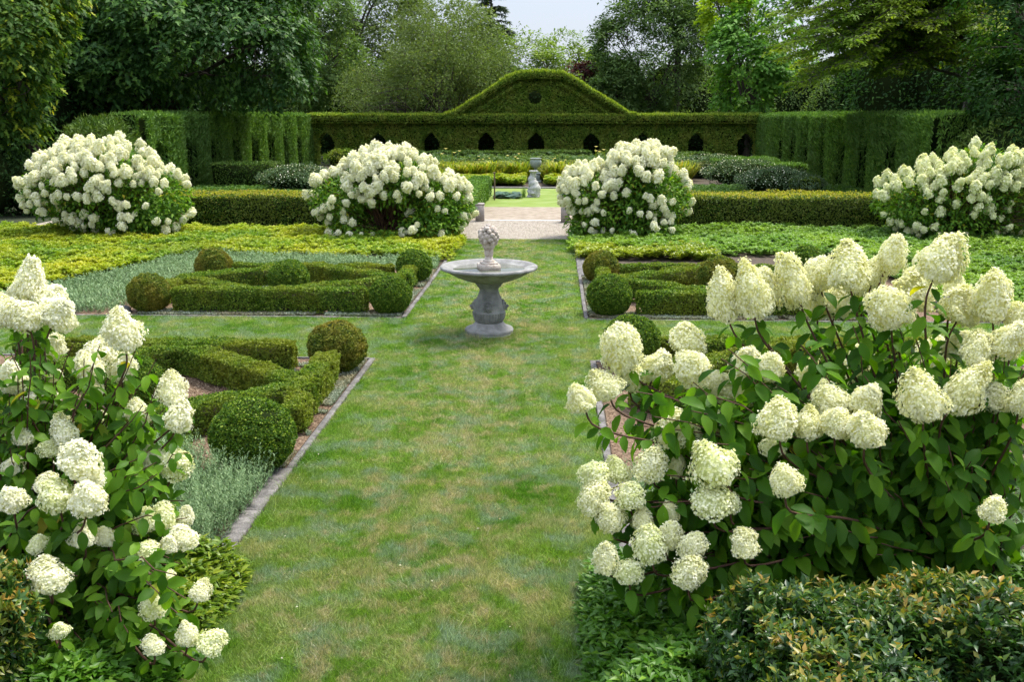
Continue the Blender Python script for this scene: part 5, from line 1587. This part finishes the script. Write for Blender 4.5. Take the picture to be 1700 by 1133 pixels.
M_airy = leafmat('light_tree_leaves', [(0, (0.07, 0.115, 0.03)), (0.5, (0.125, 0.18, 0.05)), (0.95, (0.21, 0.265, 0.075)), (1, (0.45, 0.38, 0.06))], trans=.3, spec=.1)
M_greyt = leafmat('grey_tree_leaves', [(0, (0.06, 0.115, 0.035)), (0.5, (0.12, 0.20, 0.06)), (1, (0.22, 0.31, 0.10))], trans=.4, spec=.1)
M_maple = leafmat('maple_leaves', [(0, (0.08, 0.20, 0.03)), (0.5, (0.15, 0.32, 0.05)), (1, (0.26, 0.44, 0.06))], trans=.4, spec=.2)
M_lime = leafmat('lime_leaves', [(0, (0.20, 0.34, 0.02)), (1, (0.42, 0.50, 0.04))], trans=.4)
M_beech = leafmat('beech_leaves', [(0, (0.08, 0.16, 0.018)), (0.5, (0.15, 0.26, 0.028)), (0.9, (0.26, 0.37, 0.035)), (1, (0.48, 0.50, 0.05))], patch=(.30, .38, .035), patch_scale=.35, trans=.42, spec=.15)
M_dark = leafmat('dark_leaves', [(0, (0.018, 0.05, 0.012)), (0.6, (0.035, 0.095, 0.02)), (1, (0.08, 0.17, 0.03))], trans=.3, rough=.6, spec=.1)
M_purple = leafmat('copper_leaves', [(0, (0.05, 0.015, 0.015)), (1, (0.14, 0.045, 0.035))], trans=.25, tcol=(1.3, .8, .7))
M_con = leafmat('conifer_needles', [(0, (0.05, 0.09, 0.045)), (1, (0.13, 0.18, 0.09))], trans=.1)
M_round = leafmat('yellow_green_leaves', [(0, (0.10, 0.17, 0.03)), (0.5, (0.17, 0.26, 0.035)), (1, (0.30, 0.38, 0.05))], trans=.35)

# left: big drooping oak overhanging the wall
b = (-19.0, 46.5, 0)
tree('oak_tree', b, lobes_from([(300, 60, 45, 150, 90, 4.5), (180, 90, 44, 100, 70, 3.5), (420, 70, 45, 95, 85, 3.5), (330, 112, 44, 130, 46, 2.6), (200, 118, 43, 90, 45, 2.4), (450, 122, 45, 62, 38, 2.2), (250, -30, 46, 160, 80, 4.5), (420, -30, 47, 100, 70, 4), (110, 0, 45, 80, 80, 3.5)], b),
     7000, 16, .30, .60, 1.2, M_oak, 'large dark oak with drooping lobed leaves above the left hedge wall', 401, h0=3.4, rad=.36, T=T_OAK, droop=.5, shell=.3, bottom=.6)
b = (-17.2, 31.5, 0)
tree('oak_tree', b, lobes_from([(20, 60, 30, 60, 75, 2.0), (45, 10, 30.5, 52, 55, 2.0), (-20, 130, 30, 60, 70, 1.8), (30, 130, 30, 38, 50, 1.2), (-10, -40, 31, 80, 60, 2.2), (80, -30, 31, 45, 45, 1.5), (15, 200, 30.5, 40, 35, 1.2)], b),
     3000, 12, .24, .55, .8, M_oakY, 'yellow-green leafy tree at the upper left edge, nearer than the dark oak', 402, h0=3.0, rad=.2, T=T_OAK, droop=.5)
# centre left: airy spreading tree with fan of bare limbs
def airy_tree(base, label, seed, scale=1.0, fan=14, mat=M_airy, name='spreading_tree'):
    r = np.random.RandomState(seed)
    e = empty(name, base, label, 'tree')
    mt = MB(); tips = []
    def grow(p, d, L, rad, dep):
        n = 6
        pts = [p]
        dd = d.copy()
        for i in range(n):
            dd = norm(dd + .11 * r.randn(3) + np.array((0, 0, .035 if dep < 2 else -.03)))
            pts.append(pts[-1] + dd * L / n)
        pts = np.array(pts)
        tube(mt, pts, np.linspace(rad, rad * .55, n + 1), 7 if dep < 2 else 4)
        if dep >= 2:
            tips.extend(pts[2:])
        if dep == 4: return
        for k in range(3 if dep < 3 else 2):
            a = pts[-1] if k == 0 else pts[r.randint(3, n + 1)]
            grow(a, norm(dd + .55 * r.randn(3)), L * r.uniform(.6, .85), rad * .5, dep + 1)
    for k in range(fan):
        a = k * 2 * PI / fan + r.rand() * .4
        sp = r.uniform(.35, 1.35)
        grow(np.array((.25 * math.cos(a), .25 * math.sin(a), 0.0)), norm(np.array((math.cos(a) * sp, math.sin(a) * sp, 1.0))), 3.6 * scale * r.uniform(.8, 1.15), .12 * scale, 0)
    mt.build('trunk', M_bark, e)
    T_ = np.array(tips); T_ = T_[T_[:, 2] > 2.4 + .6 * r.rand(len(T_))]; per = 9
    P = np.repeat(T_, per, 0); m = len(P)
    P = P + r.randn(m, 3) * .30
    y = r.randn(m, 3) + (0, 0, -.3); z = np.tile((0, 0, 1.), (m, 1)) + .6 * r.randn(m, 3)
    vb = np.repeat(np.clip(.5 + .2 * r.randn(len(T_)), 0, 1), per)
    mb = MB(); leaves(mb, T_RH, P, y, z, .19 * r.uniform(.7, 1.3, m), .075, np.clip(.6 * vb + .4 * r.rand(m), 0, 1))
    mb.build('crown', mat, e)
airy_tree((-8.2, 66.5, 0.6), 'airy light green tree with a fan of dark limbs, left of the hedge pediment', 403, 1.0)
# greener fuller trees between oak and airy tree, and behind it
def rtree(px_, py_, Y, rx, ry_, label, seed, mat, n=2600, per=10, leaf=.26, spray=1.1, droop=.25, name='leafy_tree', extra=(), T=T_RH, wdk=.5, **k):
    x = W(px_, 190, Y)[0]; base = (x, Y, 0); m = pxm(px_, py_, Y)
    r = np.random.RandomState(seed + 900)
    L = [(px_, py_, Y, rx, ry_, min(rx, ry_) * m)]
    for q in range(7):
        a = r.rand() * 6.28; L.append((px_ + rx * .62 * math.cos(a), py_ + ry_ * .62 * math.sin(a), Y + r.uniform(-1.5, .5), rx * r.uniform(.35, .55), ry_ * r.uniform(.3, .5), min(rx, ry_) * m * .5))
    L += list(extra)
    return tree(name, base, lobes_from(L, base), n, per, leaf, wdk, spray, mat, label, seed, h0=max(2.0, (EYE + (190 - py_ - ry_ * .6) * m)), rad=.25, droop=droop, T=T, **k)
rtree(520, 60, 72, 75, 120, 'soft green tree in the gap between the dark oak and the airy tree', 404, M_greyt, gap=-.4, n=3600)
rtree(590, 20, 84, 130, 100, 'tall pale green tree behind the airy tree', 405, M_airy, gap=-.4, n=3800, leaf=.3)
rtree(700, 90, 88, 150, 105, 'wide pale tree filling the gap behind the airy tree', 406, M_airy, gap=-.4, n=4000, leaf=.3)
rtree(870, 110, 86, 70, 62, 'low yellow-green tree behind the pediment, left of its top', 407, M_round, n=1700, leaf=.28)
rtree(935, 105, 90, 50, 58, 'round yellow-green tree under the patch of sky', 408, M_round, n=1500, leaf=.28)
rtree(965, 132, 76, 34, 30, 'small copper-leaved tree peeping over the right of the pediment', 409, M_purple, n=700, leaf=.22, spray=.7)
rtree(1085, 90, 74, 95, 115, 'tall grey-green tree right of the sky gap', 410, M_greyt, gap=-.3, n=6500, per=11, leaf=.24, spray=.9)
rtree(1120, -40, 76, 110, 80, 'grey-green treetop above the right of the sky gap', 420, M_greyt, gap=-.5, n=3600, leaf=.26)
rtree(1025, 150, 72, 45, 48, 'grey-green shrubby tree between the copper tree and the tall grey one', 421, M_greyt, gap=-.5, n=2200, leaf=.22, spray=.7)
rtree(985, 150, 96, 60, 60, 'distant dark tree low under the sky', 422, M_dark, n=900)
# conifer
def conifer(px_, top_py, Y, label, seed, h_px=190, rx=60):
    p = W(px_, top_py, Y); m = pxm(px_, top_py, Y); H = p[2]
    r = np.random.RandomState(seed); e = empty('conifer_tree', (p[0], Y, 0), label, 'tree')
    mt = MB(); tube(mt, [(0, 0, -.1), (0, 0, H * .5), (0, 0, H)], [.28, .18, .03], 8); 
    Ps, Ys, Vs = [], [], []
    for k in range(150):
        t = r.rand() ** .8; z = 2.5 + (H - 2.5) * t; L = rx * m * (1 - t) ** .75 + .3; a = r.rand() * 6.28
        d = np.array((math.cos(a), math.sin(a), .15)); tip = np.array((0, 0, z)) + d * L + (0, 0, -.18 * L)
        pts = curve3((0, 0, z), tip, (0, 0, .12 * L), 7); tube(mt, pts, np.linspace(.05, .012, 7), 4)
        q = int(60 * L / 2) + 12
        u = r.rand(q) * 6; P = np.stack([np.interp(u, np.arange(7), pts[:, i]) for i in range(3)], -1)
        s = norm(np.cross(d, (0, 0, 1.))) * r.choice([-1, 1], q)[:, None]
        Ps.append(P); Ys.append(s * .8 + d * .6 + (0, 0, -.35) + .25 * r.randn(q, 3)); Vs.append(r.rand(q))
    mb = MB(); P, Y_ = np.concatenate(Ps), np.concatenate(Ys)
    leaves(mb, T_RH, P, Y_, np.tile((0, 0, 1.), (len(P), 1)) + .3 * r.randn(len(P), 3), .5, .13, np.concatenate(Vs))
    mb.build('crown', M_con, e); mt.build('trunk', M_bark, e)
conifer(815, -60, 92, 'feathery conifer rising against the sky at top centre', 411)
conifer(985, 82, 100, 'small distant conifer top low in the sky gap', 412, rx=25)
# right
rtree(1240, 100, 64, 66, 95, 'rich green maple at the right end of the back hedge', 413, M_maple, n=3200, per=11, leaf=.27, spray=.9, droop=.4, T=T_OAK, wdk=.9, extra=[(1290, 60, 64.5, 60, 100, 2.0)])
rtree(1205, 20, 66, 42, 50, 'lime green treetop beside the maple, above the back hedge', 414, M_lime, n=900, leaf=.27, spray=.8, T=T_OAK, wdk=.9)
def layered(base, boughs, label, seed, mat, leaf=.16, name='beech_tree', dens=130):
    """beech: long nearly level boughs that droop at the tip, leaves in flat sprays"""
    r = np.random.RandomState(seed); e = empty(name, base, label, 'tree'); B = np.array(base)
    mt = MB(); H = 11
    tube(mt, curve3((0, 0, -.2), (.2, .3, H), (.15, 0, 0), 10), np.linspace(.34, .08, 10), 9)
    Ps, Ys, Vs = [], [], []
    for (px_, py_, Y) in boughs:
        tip = W(px_, py_, Y) - B
        z0 = min(H - .5, max(2.0, tip[2] + r.uniform(.2, 1.6)))
        st = np.array((.1, .2, z0))
        L = np.linalg.norm(tip - st)
        pts = curve3(st, tip, (0, 0, .09 * L), 14); pts[1:-1] += .05 * r.randn(12, 3)
        tube(mt, pts, np.linspace(.07, .012, 14), 5)
        d = norm(tip - st); sd = norm(np.cross(d, (0, 0, 1.)))
        vb = np.clip(.45 + .25 * r.randn(), 0, 1)
        for k in range(int(L * 5)):
            t = .25 + .75 * (r.rand() ** .7)
            p = np.array([np.interp(t * 13, np.arange(14), pts[:, i]) for i in range(3)])
            sl_ = r.uniform(.5, 1.5) * (1.15 - t * .6)
            q = p + sd * r.choice([-1, 1]) * sl_ * .8 + d * sl_ * .7 + np.array((0, 0, r.uniform(-.5, .05))) * sl_ * .7
            tube(mt, curve3(p, q, (0, 0, .08), 5), np.linspace(.015, .005, 5), 3)
            n = int(dens * sl_ / 4)
            u = r.rand(n)
            dd = norm(q - p); s2 = norm(np.cross(dd, (0, 0, 1.)))
            P = p + (q - p) * u[:, None] + s2 * (r.uniform(-.28, .28, n))[:, None] + r.randn(n, 3) * (.06, .06, .035)
            Ps.append(P); Ys.append(dd + s2 * r.choice([-1, 1], n)[:, None] + (0, 0, -.3) + .3 * r.randn(n, 3)); Vs.append(np.clip(vb * .6 + .4 * r.rand(n), 0, 1))
    P, Y_ = np.concatenate(Ps), np.concatenate(Ys)
    mb = MB(); leaves(mb, T_RH, P, Y_, np.tile((0, 0, 1.), (len(P), 1)) + .35 * r.randn(len(P), 3), leaf * r.uniform(.7, 1.3, len(P)), leaf * .55, np.concatenate(Vs))
    mb.build('crown', mat, e); mt.build('trunk', M_barkgrey, e)
r = np.random.RandomState(77)
bo = []
for i in range(110):
    px_ = r.uniform(1275, 1640); lim = np.interp(px_, [1275, 1330, 1400, 1480, 1560, 1640], [110, 155, 120, 135, 120, 90])
    bo.append((px_, r.uniform(-60, lim), r.uniform(36, 44)))
layered((17.4, 43.0, 0), bo, 'beech with level drooping boughs over the right hedge wall', 415, M_beech, leaf=.17)
b = (17.0, 32.5, 0)
tree('dark_tree', b, lobes_from([(1680, 40, 32, 60, 80, 2), (1670, 140, 32, 50, 60, 1.6), (1740, 100, 32, 70, 100, 2), (1640, -30, 33, 60, 50, 2), (1690, 200, 31.5, 45, 45, 1.3)], b), 2600, 12, .17, .5, .7, M_dark,
     'dark broadleaf tree at the upper right edge', 416, h0=3.5, rad=.22, droop=.4)
rtree(60, -20, 44, 120, 90, 'dark oak crown behind the yellow-green tree at the upper left', 423, M_oak, n=2600, per=12, leaf=.32, spray=1.1, T=T_OAK, wdk=.7, droop=.5, name='oak_tree')

# woodland masses that close the view behind the trees and walls
def woodland(name, pts, label, seed, mat, leaf=.24, dens=3000, r0=3.0):
    r = np.random.RandomState(seed); mb, mc = MB(), MB()
    for (x, y, z, rx, ry, rz) in pts:
        n = int(dens * rx * rz / 9)
        D = norm(r.randn(n, 3)); P = np.array((x, y, z)) + D * (rx, ry, rz) * (1 - .25 * r.rand(n) ** 2 + .1 * wob(D, 3, seed))[:, None]
        k = P[:, 2] > 0; P, D = P[k], D[k]; n = len(P)
        leaves(mb, T_RH, P, D * .5 + r.randn(n, 3) * .6 + (0, 0, -.2), D + (0, 0, .6) + .4 * r.randn(n, 3), leaf * r.uniform(.7, 1.3, n), leaf * .5, r.rand(n))
        ball(mc, (x, y, z), (rx * .84, ry * .84, rz * .84), 16, 10, .12, seed, clipz=0)
    o = mb.build(name, mat); tag(o, label, 'woodland', kind='stuff')
    o2 = mc.build('inner_branches', M_core, o)
r = np.random.RandomState(8)
woodland('woodland', [(-23 + r.uniform(-1.5, 1), y, r.uniform(3.8, 5.0), 3.4, 3.2, r.uniform(4.8, 6.5)) for y in np.arange(34, 66, 3.6)], 'dark wood behind the left hedge wall', 431, M_dark)
woodland('woodland', [(20.5 + r.uniform(-1, 1.5), y, r.uniform(3.8, 5.0), 3.4, 3.2, r.uniform(4.8, 6.5)) for y in np.arange(30, 68, 3.6)], 'dark wood behind the right hedge wall', 432, M_dark)
woodland('woodland', [(x, 80 + r.uniform(-3, 4), 2.5, 4.6, 3.2, r.uniform(4.6, 6.0) - (1.6 if -3.5 < x < 6.5 else 0)) for x in np.arange(-30, 26, 3.6)], 'green wood low behind the back hedge', 433, M_greyt)
woodland('woodland', [(x, 58 + r.uniform(-3, 4), 5.5, 4.6, 3.5, r.uniform(7, 9)) for x in (-40, -34, -28)] + [(x, 60, 5.5, 4.6, 3.5, 8) for x in (24, 30, 36, 42)], 'tall dark wood beyond the garden on both flanks', 434, M_dark)
